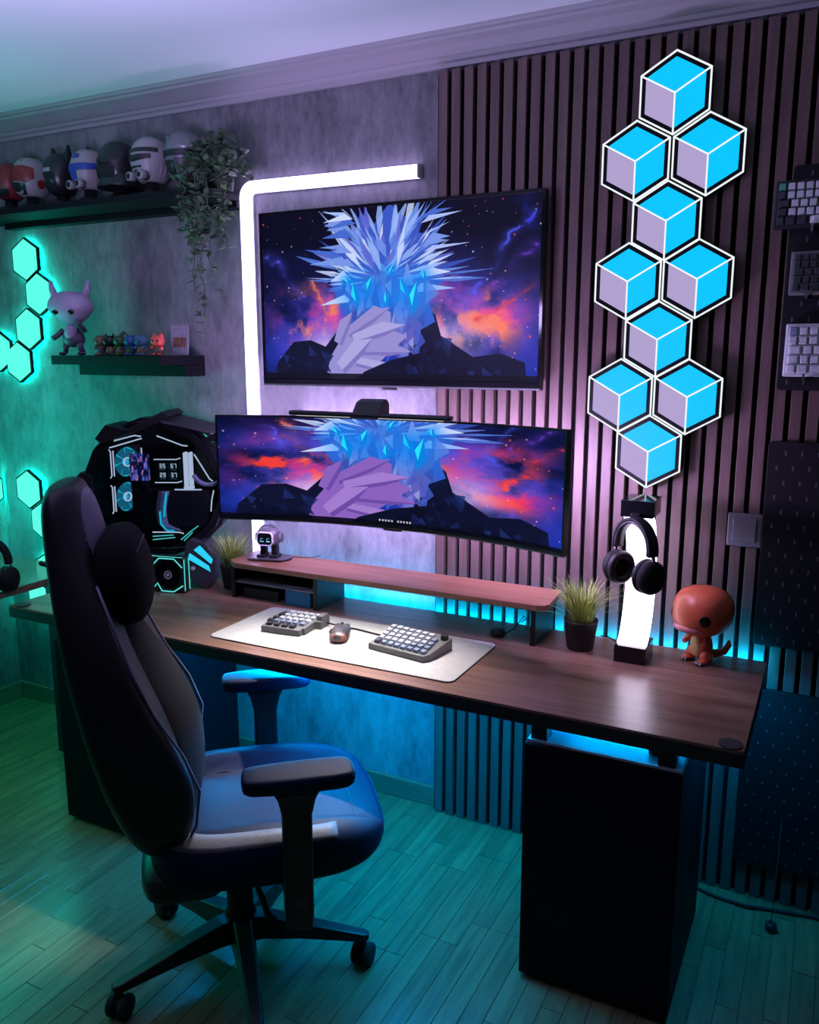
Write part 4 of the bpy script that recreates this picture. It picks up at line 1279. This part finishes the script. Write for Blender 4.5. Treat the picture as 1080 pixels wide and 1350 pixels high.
lines('top_light', [[(-.150, 1.252), (-.135, 1.266), (-.062, 1.286), (-.040, 1.283)], [(-.147, 1.243), (-.120, 1.251), (-.055, 1.271), (-.038, 1.276)]], .0023, 'pc_white')
lines('top_light', [[(.012, 1.285), (.030, 1.278), (.095, 1.252), (.112, 1.250)]], .0023, 'pc_white')
# small display with a picture, and a second one with figures
g = np.random.RandomState(8)
n_ = fbm(96, 72, 5, 5, 4)
im = np.zeros((96, 72, 3))
im[:] = np.array([14, 18, 60]) / 255
m_ = np.clip((n_ - .5) * 6, 0, 1)[..., None]; im = im * (1 - m_) + np.array([95, 120, 220]) / 255 * m_
m_ = np.clip((fbm(96, 72, 6, 5, 4) - .58) * 8, 0, 1)[..., None]; im = im * (1 - m_) + np.array([215, 140, 220]) / 255 * m_
im[70:] *= .12
b = B().box(-.086, -.022, .020, .026, 1.092 - .75, 1.222 - .75)
ob('picture_display', b, screen_mat('pc_picture', image('pc_picture', np.clip(im, 0, 1)), .9), t, uv=lambda c: ((c.x + .086) / .064, (c.z - .342) / .13))
FONT = {'2': '111001111100111', '3': '111001111001111', '5': '111100111001111', '6': '111100111101111', '7': '111001001001001', '0': '111101101101111', '9': '111101111001111'}
im = np.zeros((64, 84, 3)); im[:] = (.01, .05, .07)
for (txt, ox, oy) in (('35', 10, 8), ('67', 50, 8), ('29', 10, 38), ('37', 50, 38)):
    for ci, ch in enumerate(txt):
        for k, c_ in enumerate(FONT[ch]):
            if c_ == '1':
                yy, xx = oy + (k // 3) * 3, ox + ci * 12 + (k % 3) * 3
                im[yy:yy + 3, xx:xx + 3] = (.85, .95, 1)
    im[oy + 19:oy + 21, ox:ox + 20] = (.3, .45, .5)
im[2:60, 41:43] = (.06, .2, .24)
b = B().box(.004, .082, .018, .030, 1.128 - .75, 1.196 - .75)
ob('status_display', b, screen_mat('pc_status', image('pc_status', im), .8), t, uv=lambda c: ((c.x - .004) / .078, (c.z - .378) / .068))
lines('display_light', [[(-.002, 1.203), (.072, 1.203), (.086, 1.208)], [(-.002, 1.122), (.072, 1.122), (.088, 1.127)]], .0019, 'pc_white')
for x in (.097, .114):
    ob('memory_stick', B().box(x - .0042, x + .0042, .016, .05, 1.108 - .75, 1.226 - .75), 'pc_white', t, bevel=.002)
    ob('stick_cap', B().box(x - .005, x + .005, .014, .05, 1.096 - .75, 1.106 - .75), 'pc_white', t)
gp = ob('graphics_card', B().box(-.085, .175, .018, .11, .962 - .75, 1.092 - .75), 'black_matte', t, bevel=.004)
lines('card_light', [[(.060, 1.096), (.150, 1.096)]], .0024, 'pc_white', .018, gp)
b = B(); rings = []
for i in range(13):
    s_ = i / 12
    x = .010 - .014 * math.sin(math.pi * s_ * .9); z = 1.092 - .75 - .142 * s_
    if i > 10: x += .02 * (i - 10)
    rings.append([(x, .006, z), (x + .034, .014, z), (x + .034, .016, z), (x, .008, z)])
b.loft(rings)
ob('reflector_strip', b, 'foil_lavender_sheen', gp)
lines('strip_light', [[(.034, 1.085, .008), (.026, 1.03, .006), (.024, 1.0, .006)], [(.010, 1.02, .004), (.012, .975, .004), (.030, .952, .004), (.056, .950, .004)]], .0032, 'pc_cyan', .006, gp)
# pump dome and inner arc on the right
b = B(); rings = []
for i in range(11):
    a = R(200 + 110 * i / 10)
    rings.append([(.172 + .058 * math.cos(a), y, 1.165 - .75 + .058 * math.sin(a)) for y in (.02, .05)] + [(.172 + .046 * math.cos(a), y, 1.165 - .75 + .046 * math.sin(a)) for y in (.05, .02)])
b.loft(rings)
ob('coolant_arc', b, 'foil_lavender_sheen', t)
lines('side_light', [[(.132, 1.222), (.150, 1.19), (.180, 1.135), (.190, 1.128)]], .0024, 'pc_white')
lines('side_light', [[(.192, 1.095), (.184, 1.06), (.180, 1.02)]], .0022, 'pc_white')
lines('floor_light', [[(-.02, .945), (.07, .945), (.085, .940)]], .0023, 'pc_white')
lines('floor_light', [[(.075, .918), (.105, .945), (.135, .968)], [(.085, .915), (.115, .945)], [(-.02, .930), (.05, .935)], [(-.02, .918), (.055, .926)]], .0020, 'pc_mint')
lines('rim_light', [[(.150, 1.290, .05), (.19, 1.262, .05)], [(.205, 1.225, .05), (.232, 1.175, .05)], [(.247, 1.10, .05), (.247, 1.06, .05)]], .0036, 'pc_mint')
# roof plates, wings and feet
ob('roof_plate', B().prism([(-.180, 1.278 - .75), (-.142, 1.326 - .75), (-.075, 1.310 - .75), (.046, 1.372 - .75), (.066, 1.356 - .75), (.050, 1.342 - .75), (-.075, 1.292 - .75), (-.160, 1.262 - .75)], -.030, PD + .012, 'xz'), 'black', t, bevel=.002)
b = B(); b.loft([[(.040, -.035, .592), (.205, -.035, .552), (.205, -.035, .546), (.040, -.035, .584)], [(.045, PD, .604), (.235, PD, .550), (.235, PD, .543), (.045, PD, .596)]], smooth=False)
ob('roof_plate', b, 'plate_grey', t)
ob('roof_edge', B().prism([(.165, .528), (.225, .552), (.232, .532), (.222, .520), (.175, .515)], -.02, PD - .02, 'xz'), 'black_gloss', t, bevel=.002)
ob('side_fin', B().prism([(-.268, .378), (-.238, .412), (-.205, .40), (-.200, .345), (-.235, .33)], -.02, .09, 'xz'), 'black', t, bevel=.002)
w = ob('wing_glass', B().prism([(.205, .512), (.285, .366), (.282, .358), (.245, .352), (.200, .44)], .030, .034, 'xz'), 'glass_wing', t)
ob('wing_edge', B().tube([(.205, .032, .515), (.286, .032, .364)], .0035, 6), 'black_gloss', w)
ob('wing_tip', B().box(.250, .296, .02, .044, .346, .362), 'black', t, bevel=.002)
for sx, lab in ((1, 'foot'), (-1, 'foot')):
    f = ob('foot', B().prism([(sx * .100, .165), (sx * .088, .060), (sx * .145, .004), (sx * .172, 0), (sx * .190, .028), (sx * .193, .110), (sx * .165, .165), (sx * .12, .180)], -.035, .075, 'xz'), 'foot_grey', t, bevel=.004)
    if sx > 0:
        ob('foot_glass', B().prism([(.104, .112), (.114, .130), (.176, .084), (.180, .064)], -.039, -.034, 'xz'), 'pc_cyan', f)
        ob('foot_glass', B().prism([(.128, .142), (.148, .158), (.190, .108), (.184, .092)], -.039, -.034, 'xz'), 'pc_cyan', f)
        ob('badge', B().lathe([(.007, 0), (.007, .003), (.004, .004)], 20, (.122, -.038, .076), 'y'), 'white_plastic', f)

# lit fan cube standing in front of the computer
t = thing('fan_cube', 'black cooling fan cube with glowing octagonal edges before the computer', 'fan', (-2.088, 2.188, DZ), 12)
FW = .130
ob('housing', B().ring(rrect(FW, FW, .004, 2, 0, FW / 2 + .001), ngon(12, .054, 15, 0, FW / 2 + .001), -.0005, .040, 'xz'), 'black', t)
ob('rear_cover', B().prism(ngon(12, .055, 15, 0, FW / 2 + .001), .030, .036, 'xz'), 'black_matte', t)
b = B()
for k in range(9):
    a = 2 * math.pi * k / 9
    b.prism([((r_) * math.cos(a + da), FW / 2 + r_ * math.sin(a + da)) for r_, da in ((.018, -.2), (.051, .0), (.051, .55), (.018, .35))], .010, .014, 'xz')
ob('fan_blades', b, 'panel_black', t)
h = ob('hub', B().cyl((0, .008, FW / 2), .020, .012, 'y', 28), 'black', t)
ob('hub_ring', B().ring(ngon(28, .0145, 0, 0, FW / 2), ngon(28, .0115, 0, 0, FW / 2), .0005, .003, 'xz'), 'white_plastic', h)
ob('hub_badge', B().prism(ngon(20, .0055, 0, 0, FW / 2 + .0005), -.0005, .003, 'xz'), 'white_plastic', h)
e = FW / 2 - .004; c45 = .034
b = B()
for p in ([(-e, FW - c45), (-c45 + .004, FW - .004), (c45 - .004, FW - .004), (e, FW - c45)], [(-e, .010), (-c45 - .006, c45), (-.024, .006), (.024, .006), (e, c45 - .004)]):
    b.tube([(x, -.003, z) for x, z in p], .0022, 6)
b.tube([(FW / 2 + .001, .004, FW * .96), (FW / 2 + .001, .004, .01)], .0018, 6)
b.tube([(FW / 2 + .001, .036, FW * .96), (FW / 2 + .001, .036, .01)], .0018, 6)
b.tube([(-e, .003, FW + .001), (e, .003, FW + .001)], .0018, 6)
ob('edge_light', b, 'pc_mint', t)

# ================================================================== HELMETS ON THE HIGH SHELF
HZ = 2.135
def helmet_base(t):
    ob('stand', B().lathe([(.048, 0), (.050, .004), (.046, .016), (.040, .022), (.024, .030), (.022, .060)], 24), 'black', t)
    ob('plaque', B().box(-.016, .016, -.0505, -.046, .005, .013), 'metal', t)
def dome(rx, ry, rz_, zc, mname, t, jaw=.12, name='shell'):
    fn = lambda x, y, z: (x * (1 - jaw * max(0, -z)), y * (1 - jaw * max(0, -z)), max(z, -.82))
    return ob(name, B().sph((0, 0, zc), (rx, ry, rz_), 30, 20, .92, .86, fn=fn), mname, t)
HG = 'display helmets on the high shelf'
HY = 2.392
def patch(sh, az, top, bot, mname, nm, parent, th=.0035, jaw=.12):
    """curved plate lying on a dome: az = list of azimuths (0 faces the front), top and bot = heights there"""
    rx, ry, rz_, zc = sh
    sp = lambda x, e: math.copysign(abs(x) ** e, x)
    def pt(a, z, off):
        zz = max(-.82, min(.98, (z - zc) / rz_))
        st = abs(zz) ** (1 / .86)
        ct = math.sqrt(max(0, 1 - st * st)) ** .86 if st < 1 else .05
        k = 1 - jaw * max(0, -zz)
        a_ = R(a - 90)
        return (sp(math.cos(a_), .92) * ct * k * (rx + off), sp(math.sin(a_), .92) * ct * k * (ry + off), z)
    rings = []
    N = 22
    for i in range(N + 1):
        f = i / N
        a = az[0] + (az[-1] - az[0]) * f
        zt = float(np.interp(a, az, top)); zb = float(np.interp(a, az, bot))
        out = [pt(a, zb + (zt - zb) * j / 4, th) for j in range(5)]
        inn = [pt(a, zb + (zt - zb) * j / 4, -.006) for j in range(4, -1, -1)]
        rings.append(out + inn)
    return ob(nm, B().loft(rings, smooth=False), mname, parent)
def helmet(label, x, rz, sh, mname, jaw=.12):
    t = thing('display_helmet', label, 'helmet', (x, HY, HZ), rz, HG)
    helmet_base(t)
    return t, dome(*sh, mname, t, jaw)
sh = (.058, .066, .075, .115)
t, s = helmet('dark red display helmet cut off by the left picture edge', -2.992, 0, sh, 'red')
patch(sh, [-50, 50], [.085, .085], [.058, .058], 'dark_shell', 'mouth_guard', s)
sh = (.062, .072, .080, .118)
t, s = helmet('white display helmet with dark red visor and red stripes', -2.868, -6, sh, 'ivory')
patch(sh, [-70, -40, 0, 40, 70], [.150, .158, .160, .158, .150], [.112, .096, .104, .096, .112], 'red', 'visor', s)
patch(sh, [-38, 0, 38], [.092, .098, .092], [.056, .056, .056], 'dark_shell', 'mouth_guard', s)
patch(sh, [-24, -12, 0, 12, 24], [.070, .066, .064, .066, .070], [.062, .058, .056, .058, .062], 'ivory', 'chin_trim', s, .006)
for sx in (-1, 1):
    ob('side_disc', B().cyl((sx * .058, .0, .095), .016, .012, 'x', 20), 'red', s)
    ob('stripe', B().tube([(sx * .018, -.050, .176), (sx * .020, 0, .197), (sx * .018, .05, .176)], .004, 8), 'red', s)
sh = (.056, .068, .082, .115)
t, s = helmet('black display helmet with two tall upright fins', -2.702, -6, sh, 'dark_shell')
for sx in (-1, 1):
    ob('fin', B().loft([[(sx * .026, -.014, .165), (sx * .054, -.014, .140), (sx * .054, .022, .140), (sx * .026, .022, .165)], [(sx * .044, -.002, .222), (sx * .050, -.002, .222), (sx * .050, .008, .222), (sx * .044, .008, .222)]], smooth=False), 'dark_shell', s)
patch(sh, [-12, 22], [.136, .136], [.122, .122], 'grey_plastic', 'brow_plate', s)
patch(sh, [-34, 0, 34], [.080, .086, .080], [.056, .056, .056], 'black_matte', 'mouth_guard', s)
sh = (.060, .070, .078, .118)
t, s = helmet('white display helmet with blue bands and two round filters', -2.556, -8, sh, 'ivory')
patch(sh, [-110, 0, 110], [.140, .136, .140], [.120, .112, .120], 'royal', 'band', s)
patch(sh, [-13, 13], [.113, .113], [.060, .060], 'royal', 'nose_bar', s)
patch(sh, [-2, 24], [.178, .170], [.156, .158], 'royal', 'crest_mark', s)
for sx in (-1, 1):
    f = ob('filter', B().lathe([(.015, 0), (.0165, .004), (.0165, .026)], 20, (sx * .026, -.074, .066), 'y'), 'ivory', s)
    ob('filter_hole', B().cyl((sx * .026, -.0745, .066), .010, .003, 'y', 20), 'black', f)
for k in range(4):
    patch(sh, [48 + 14 * k, 55 + 14 * k], [.104, .104], [.064, .064], 'ivory', 'side_rib', s)
ob('top_spike', B().cyl((0, 0, .200), .010, .016, n=12, r2=.004), 'dark_shell', s)
sh = (.068, .076, .088, .120)
t, s = helmet('large glossy black display helmet with flared neck, between two white ones', -2.405, -6, sh, 'dark_shell', 0)
ob('neck_flare', B().lathe([(.066, .100), (.072, .078), (.080, .052), (.081, .046), (.074, .048)], 30), 'dark_shell', s)
patch(sh, [-40, 0, 40], [.112, .120, .112], [.062, .058, .062], 'black_matte', 'mouth_guard', s, .006, 0)
patch(sh, [-56, 0, 56], [.142, .142, .142], [.124, .122, .124], 'black_gloss', 'visor', s, .004, 0)
sh = (.066, .074, .084, .122)
t, s = helmet('white display helmet with black brow band and side vents', -2.250, -8, sh, 'ivory')
patch(sh, [-75, 0, 75], [.160, .158, .160], [.146, .146, .146], 'dark_shell', 'brow_band', s, .005)
patch(sh, [-54, 0, 54], [.138, .136, .138], [.124, .114, .124], 'dark_shell', 'visor', s)
patch(sh, [-22, 22], [.100, .100], [.094, .094], 'dark_shell', 'mouth_slot', s)
for sx in (-1, 1):
    f = ob('vent', B().lathe([(.014, 0), (.016, .004), (.017, .030)], 20, (sx * .029, -.080, .068), 'y'), 'ivory', s)
    ob('vent_hole', B().cyl((sx * .029, -.0805, .068), .0095, .003, 'y', 20), 'dark_shell', f)
for k in range(5):
    patch(sh, [44 + 13 * k, 50 + 13 * k], [.108, .108], [.066, .066], 'ivory', 'side_rib', s)
patch(sh, [-7, 7], [.088, .088], [.062, .062], 'dark_shell', 'chin_slot', s)
sh = (.066, .072, .088, .122)
t, s = helmet('silver display helmet with dark visor band beside the ivy', -2.092, -8, sh, 'silver')
ob('brow_ring', B().lathe([(.0655, .140), (.070, .143), (.070, .150), (.0655, .153)], 30), 'metal', s)
patch(sh, [-64, 0, 64], [.138, .138, .138], [.118, .118, .118], 'dark_shell', 'visor', s)
patch(sh, [-13, 13], [.104, .104], [.060, .060], 'dark_shell', 'mouth_grille', s)
patch(sh, [18, 56], [.108, .112], [.062, .070], 'plate_grey', 'cheek_plate', s)
patch(sh, [-56, -18], [.112, .108], [.070, .062], 'plate_grey', 'cheek_plate', s)
ob('range_stalk', B().box(-.076, -.068, -.02, .012, .120, .200), 'metal', s, bevel=.002)

# ================================================================== TOYS ON THE SMALL SHELF
TZ = 1.585
t = thing('toy_figure', 'lilac big-headed toy figure with two small horns on the small shelf', 'toy', (-2.640, 2.335, TZ + .0005), 18)
t.scale = (1.06, 1.06, 1.06)
hd = ob('head', B().sph((0, 0, .165), (.082, .062, .060), 34, 22, .88, .85, fn=lambda x, y, z: (x * (1 - .42 * max(0, -z) - .02 * z), y * (1 - .35 * max(0, -z)), z)), 'lilac', t)
for sx in (-1, 1):
    ob('horn', B().tube([(sx * .056, 0, .200), (sx * .068, 0, .235), (sx * .073, .002, .262)], [.015, .011, .006], 12), 'lilac', hd)
    ob('eye', B().sph((sx * .030, -.054, .150), (.0125, .006, .0085), 16, 10), 'eye', hd)
ob('neck', B().tube([(0, 0, .082), (0, 0, .115)], [.014, .012], 12), 'lilac', t)
ob('body', B().sph((0, .004, .066), (.040, .032, .038), 26, 16, fn=lambda x, y, z: (x * (1 - .25 * z), y * (1 - .2 * z), z)), 'mauve', t)
ob('chest', B().sph((0, -.010, .078), (.024, .024, .030), 18, 12), 'lilac', t)
ob('arm', B().tube([(.034, -.006, .090), (.058, -.022, .088), (.052, -.040, .108), (.040, -.050, .118)], [.010, .010, .0095, .012], 12), 'mauve', t)
ob('arm', B().tube([(-.034, -.006, .088), (-.056, -.006, .070), (-.068, -.020, .058)], [.010, .009, .010], 12), 'mauve', t)
for sx in (-1, 1):
    lg = ob('leg', B().tube([(sx * .022, .0, .048), (sx * .030, -.006, .026), (sx * .034, .004, .010)], [.015, .011, .008], 12), 'mauve', t)
    ob('foot', B().sph((sx * .037, -.012, .0065), (.013, .024, .0068), 16, 10), 'mauve', lg)

def mini(label, x, m1, m2, seed, ears, y=2.325):
    t = thing('mini_figure', label, 'toy', (x, y, TZ + .0005), random.Random(seed).uniform(-20, 20), 'mini figures in a row on the small shelf')
    t.scale = (1.12, 1.12, 1.12)
    ob('body', B().sph((0, .002, .018), (.016, .014, .019), 18, 12, fn=lambda x, y, z: (x, y, max(z, -.94))), m2, t)
    hd = ob('head', B().sph((0, -.002, .046), (.022, .019, .0185), 22, 14, .9, .9), m1, t)
    for sx in (-1, 1):
        ob('eye', B().sph((sx * .0085, -.0195, .046), (.0036, .002, .0042), 10, 8), 'eye', hd)
        ob('foot', B().sph((sx * .010, -.010, .0038), (.007, .010, .0039), 12, 8), m1, t)
        ob('arm', B().tube([(sx * .013, -.004, .028), (sx * .021, -.012, .022)], [.0055, .0045], 8), m1, t)
        if ears == 1: ob('ear', B().cyl((sx * .013, 0, .064), .007, .014, n=10, r2=.002), m1, hd)
        if ears == 2: ob('ear', B().sph((sx * .018, 0, .060), (.007, .004, .008), 12, 8), m1, hd)
    if ears == 3: ob('crest', B().tube([(0, .004, .062), (0, .014, .074), (0, .026, .070)], [.007, .006, .002], 8), m1, hd)
mini('tan mini figure first in the row, next to the lilac toy', -2.487, 'tan', 'mauve', 1, 2)
mini('black mini figure with pointed ears, second in the row', -2.438, 'dark_shell', 'tan', 2, 1)
mini('green mini figure, third in the row', -2.386, 'green', 'tan', 3, 3)
mini('blue mini figure with rounded ears, fourth in the row', -2.334, 'blue', 'green', 4, 2)
mini('pale blue mini figure, fifth in the row', -2.283, 'sky', 'tan', 5, 0)
mini('bright red mini figure with pointed ears before the framed card', -2.192, 'bright_red', 'tan', 6, 1, 2.315)
t = thing('framed_card', 'small framed card in clear case at the right end of the small shelf', 'card', (-2.185, 2.415, TZ), 12, rot=(R(-6), 0, R(12)))
ob('case', B().ring(rrect(.070, .112, .004, 2, 0, .0565), rrect(.062, .104, .003, 2, 0, .0565), -.004, .004, 'xz'), 'grey_plastic', t)
ob('card_sheet', B().box(-.031, .031, -.001, .002, .005, .108), mat('card_paper', (.28, .26, .33), .6, noise=.3, nscale=60), t)
ob('printed_panel', B().box(-.026, .026, -.0018, -.0008, .030, .066), mat('card_print', (.16, .07, .05), .5, noise=.6, nscale=70), t)
ob('title_strip', B().box(-.026, .026, -.0018, -.0008, .090, .101), 'grey_plastic', t)

# ================================================================== TRAILING IVY
t = thing('trailing_ivy', 'trailing green ivy hanging over the right end of the helmet shelf', 'plant', (-1.945, 2.395, HZ + .0005))
ob('pot', B().lathe([(.040, 0), (.052, .075), (.049, .075), (.045, .066), (.001, .066)], 24), 'pot', t)
g = random.Random(21)
def leaf_b(L_, W_):
    b = B()
    xs = [(0, 0), (.22, .62), (.5, 1.0), (.78, .62), (1, 0)]
    vs = []
    for s_, w_ in xs:
        sag = -.18 * L_ * s_ * s_
        vs += [(w_ * W_ / 2, -s_ * L_, sag), (0, -s_ * L_, sag - .10 * W_ * w_), (-w_ * W_ / 2, -s_ * L_, sag)]
    fs = []
    for i in range(4):
        for k in range(2):
            fs.append((3 * i + k, 3 * i + k + 1, 3 * i + k + 4, 3 * i + k + 3))
    return b.add(vs, fs, True)
LM = [mesh('leaf', leaf_b(.034, .018), 'leaf'), mesh('leaf', leaf_b(.040, .021), 'leaf'), mesh('leaf', leaf_b(.036, .020), 'leaf_pale')]
base = Vector((-1.945, 2.395, HZ))
strands = []
def strand(x0, y0, x1, y1, zend, top):
    p = [Vector((base.x, base.y, HZ + .07)), Vector(((base.x + x0) / 2, (base.y + y0) / 2, HZ + top)), Vector((x0, y0, HZ + top * .35))]
    n = max(3, int((HZ - zend) / .05))
    for k in range(1, n + 1):
        f = k / n
        p.append(Vector((x0 + (x1 - x0) * f + .010 * math.sin(k * 1.7 + x0 * 40), y0 + (y1 - y0) * f + .008 * math.cos(k * 2.1), HZ - (HZ - zend) * f)))
    strands.append(p)
for (x0, x1, ze) in ((-2.035, -2.015, 1.93), (-2.01, -1.99, 1.80), (-1.985, -1.962, 1.655), (-1.965, -1.955, 1.72), (-1.94, -1.945, 1.86), (-1.92, -1.915, 1.80), (-1.90, -1.893, 1.95), (-1.875, -1.865, 1.98), (-1.855, -1.85, 1.90), (-1.84, -1.835, 2.02), (-2.0, -2.0, 1.97), (-1.955, -1.96, 1.95)):
    strand(x0, 2.30 + g.uniform(-.02, .02), x1, 2.305 + g.uniform(-.02, .025), ze, g.uniform(.12, .19))
vb = B()
for p in strands:
    vb.tube(p, .0016, 5)
ob('vines', vb, 'vine', t, loc=tuple(-x for x in (base + Vector((0, 0, .0005)))))
spots = []
for p in strands:
    for i in range(1, len(p) - 1):
        for k in range(8 if i < 5 else 3):
            f = g.random(); q = p[i].lerp(p[i + 1], f)
            spots.append(q + Vector((g.uniform(-.012, .012), g.uniform(-.012, .012), 0)))
for k in range(210):        # bushy crown above and over the shelf edge
    a = g.uniform(0, 2 * math.pi); rr = .112 * math.sqrt(g.random())
    spots.append(Vector((base.x + .045 + rr * math.cos(a) * 1.0, 2.345 + rr * math.sin(a) * .62, HZ + .03 + .17 * g.random() * (1 - rr / .2))))
g.shuffle(spots)
extra = B()
for n_, q in enumerate(spots):
    pale = q.x > -1.875 and q.z < HZ + .03
    rot = (R(g.uniform(-60, 40)), R(g.uniform(-35, 35)), R(g.uniform(-75, 75)))
    if n_ < 297:
        link_mesh('leaf', LM[2] if pale else LM[g.randrange(2)], t, tuple(q - base - Vector((0, 0, .0005))), rot)
    else:
        from mathutils import Euler
        extra.xf = Matrix.Translation(q - base) @ Euler(rot).to_matrix().to_4x4()
        lb = leaf_b(.034, .018)
        extra.add(lb.v, lb.f, True)
if extra.v:
    stuff(ob('leaf_cluster', extra, 'leaf', t))

# ================================================================== PEGBOARDS AND WALL KEYBOARDS
def pegboard(label, z0, z1, x0=-.162, x1=.32, dots=False):
    w_, h_ = x1 - x0, z1 - z0
    t = thing('pegboard', label, 'pegboard', (x0, YS - .0005, z0), group='black pegboards on the wood slats')
    ob('panel', B().prism(rrect(w_, h_, .010, 4, w_ / 2, h_ / 2), -.016, 0, 'xz'), 'pegboard', t, bevel=.0015)
    b = B()
    nx = int((min(x1, .16) - x0) / .040)
    for i in range(nx):
        for j in range(int(h_ / .040)):
            x = .024 + .040 * i + (.020 if j % 2 else 0); z = .022 + .040 * j
            b.box(x - .0022, x + .0022, -.0166, -.0155, z - (.0035 if dots else .0065), z + (.0035 if dots else .0065))
    stuff(ob('slots', b, 'slot', t))
    return t
pb = pegboard('black pegboard holding three keyboards at the upper right edge', 1.499, 2.062, -.155)
pegboard('bare black pegboard beside the wall socket', .790, 1.362)
pegboard('lowest black pegboard, behind the right corner of the desk', .117, .660, -.170, .32, True)

def wall_keyboard(label, x, z, h_, case, pick, ncol, tiltx, y=YS - .046):
    t = thing('mechanical_keyboard', label, 'keyboard', (x, y, z), rot=(R(90 - tiltx), 0, 0), group='keyboards hung on the pegboard')
    u = (h_ - .014) / 5
    w_ = u * ncol + .014
    ob('case', B().box(0, w_, 0, h_, -.016, .004), case, t, bevel=.003)
    KK = {}
    for r_ in range(5):
        x_ = .007 + u / 2
        c_ = 0
        while x_ < w_ - u * .6:
            kw = {1: 1.25, 2: 1.5, 3: 1.0}.get(r_, 1.0) if c_ == 0 else (1.25 if r_ == 0 and c_ < 3 else (4.5 if r_ == 0 and c_ == 3 else 1.0))
            x_ += (kw - 1) * u / 2
            nm = pick(r_, c_)
            key = (nm, kw)
            if key not in KK:
                KK[key] = mesh('keycap', key_mesh(u * kw * .90, u * .90, u * .42, 'k'), nm, bevel=u * .05, seg=1)
            link_mesh('keycap', KK[key], t, (x_, .007 + u * (r_ + .5), .004))
            x_ += (kw + 1) * u / 2; c_ += 1
    return t
wall_keyboard('wall keyboard with grey keys, dark side keys and a green corner key', -.192, 1.906, .118, 'black',
              lambda r, c: 'key_green' if (r == 4 and c == 0) else ('key_dark' if (c == 0 or (r == 0 and c < 3)) else 'key_light'), 15, 6)
wall_keyboard('all dark wall keyboard, middle one of the three', -.143, 1.742, .108, 'kb_case', lambda r, c: 'key_dark', 15, 6)
wall_keyboard('silver wall keyboard with pale keys, lowest one of the three', -.141, 1.536, .134, 'white_plastic',
              lambda r, c: 'key_mid' if (r == 4 and c == 0) else 'key_light', 15, 4)
for (x, z) in ((-.10, 1.902), (.06, 1.902), (-.10, 1.738), (.06, 1.738), (-.09, 1.532), (.06, 1.532)):
    ob('peg', B().box(x + .155 - .003, x + .155 + .003, -.060, -.014, z - 1.499 - .006, z - 1.499 - .001).box(x + .155 - .003, x + .155 + .003, -.062, -.058, z - 1.499 - .006, z - 1.499 + .012), 'metal', pb)

# ================================================================== CABLES ON THE FLOOR
tag(ob('floor_cable', B().tube([(-.30, 2.40, .006), (-.27, 2.425, .006), (-.20, 2.405, .006), (-.12, 2.400, .006), (-.03, 2.420, .006), (.06, 2.435, .006), (.20, 2.43, .006)], .0055, 8), 'rubber'),
    'thin black cable lying on the floor along the slatted wall', 'cable')
t = thing('cable_weight', 'small black round weight on the floor below the lowest pegboard', 'weight', (-.048, 2.325, 0))
ob('weight_body', B().lathe([(.013, 0), (.0155, .003), (.0155, .022), (.012, .026)], 24), 'black', t)
ob('cord', B().tube([(0, 0, .025), (.001, .01, .10), (.002, .085, .30)], .0012, 5), 'rubber', t)
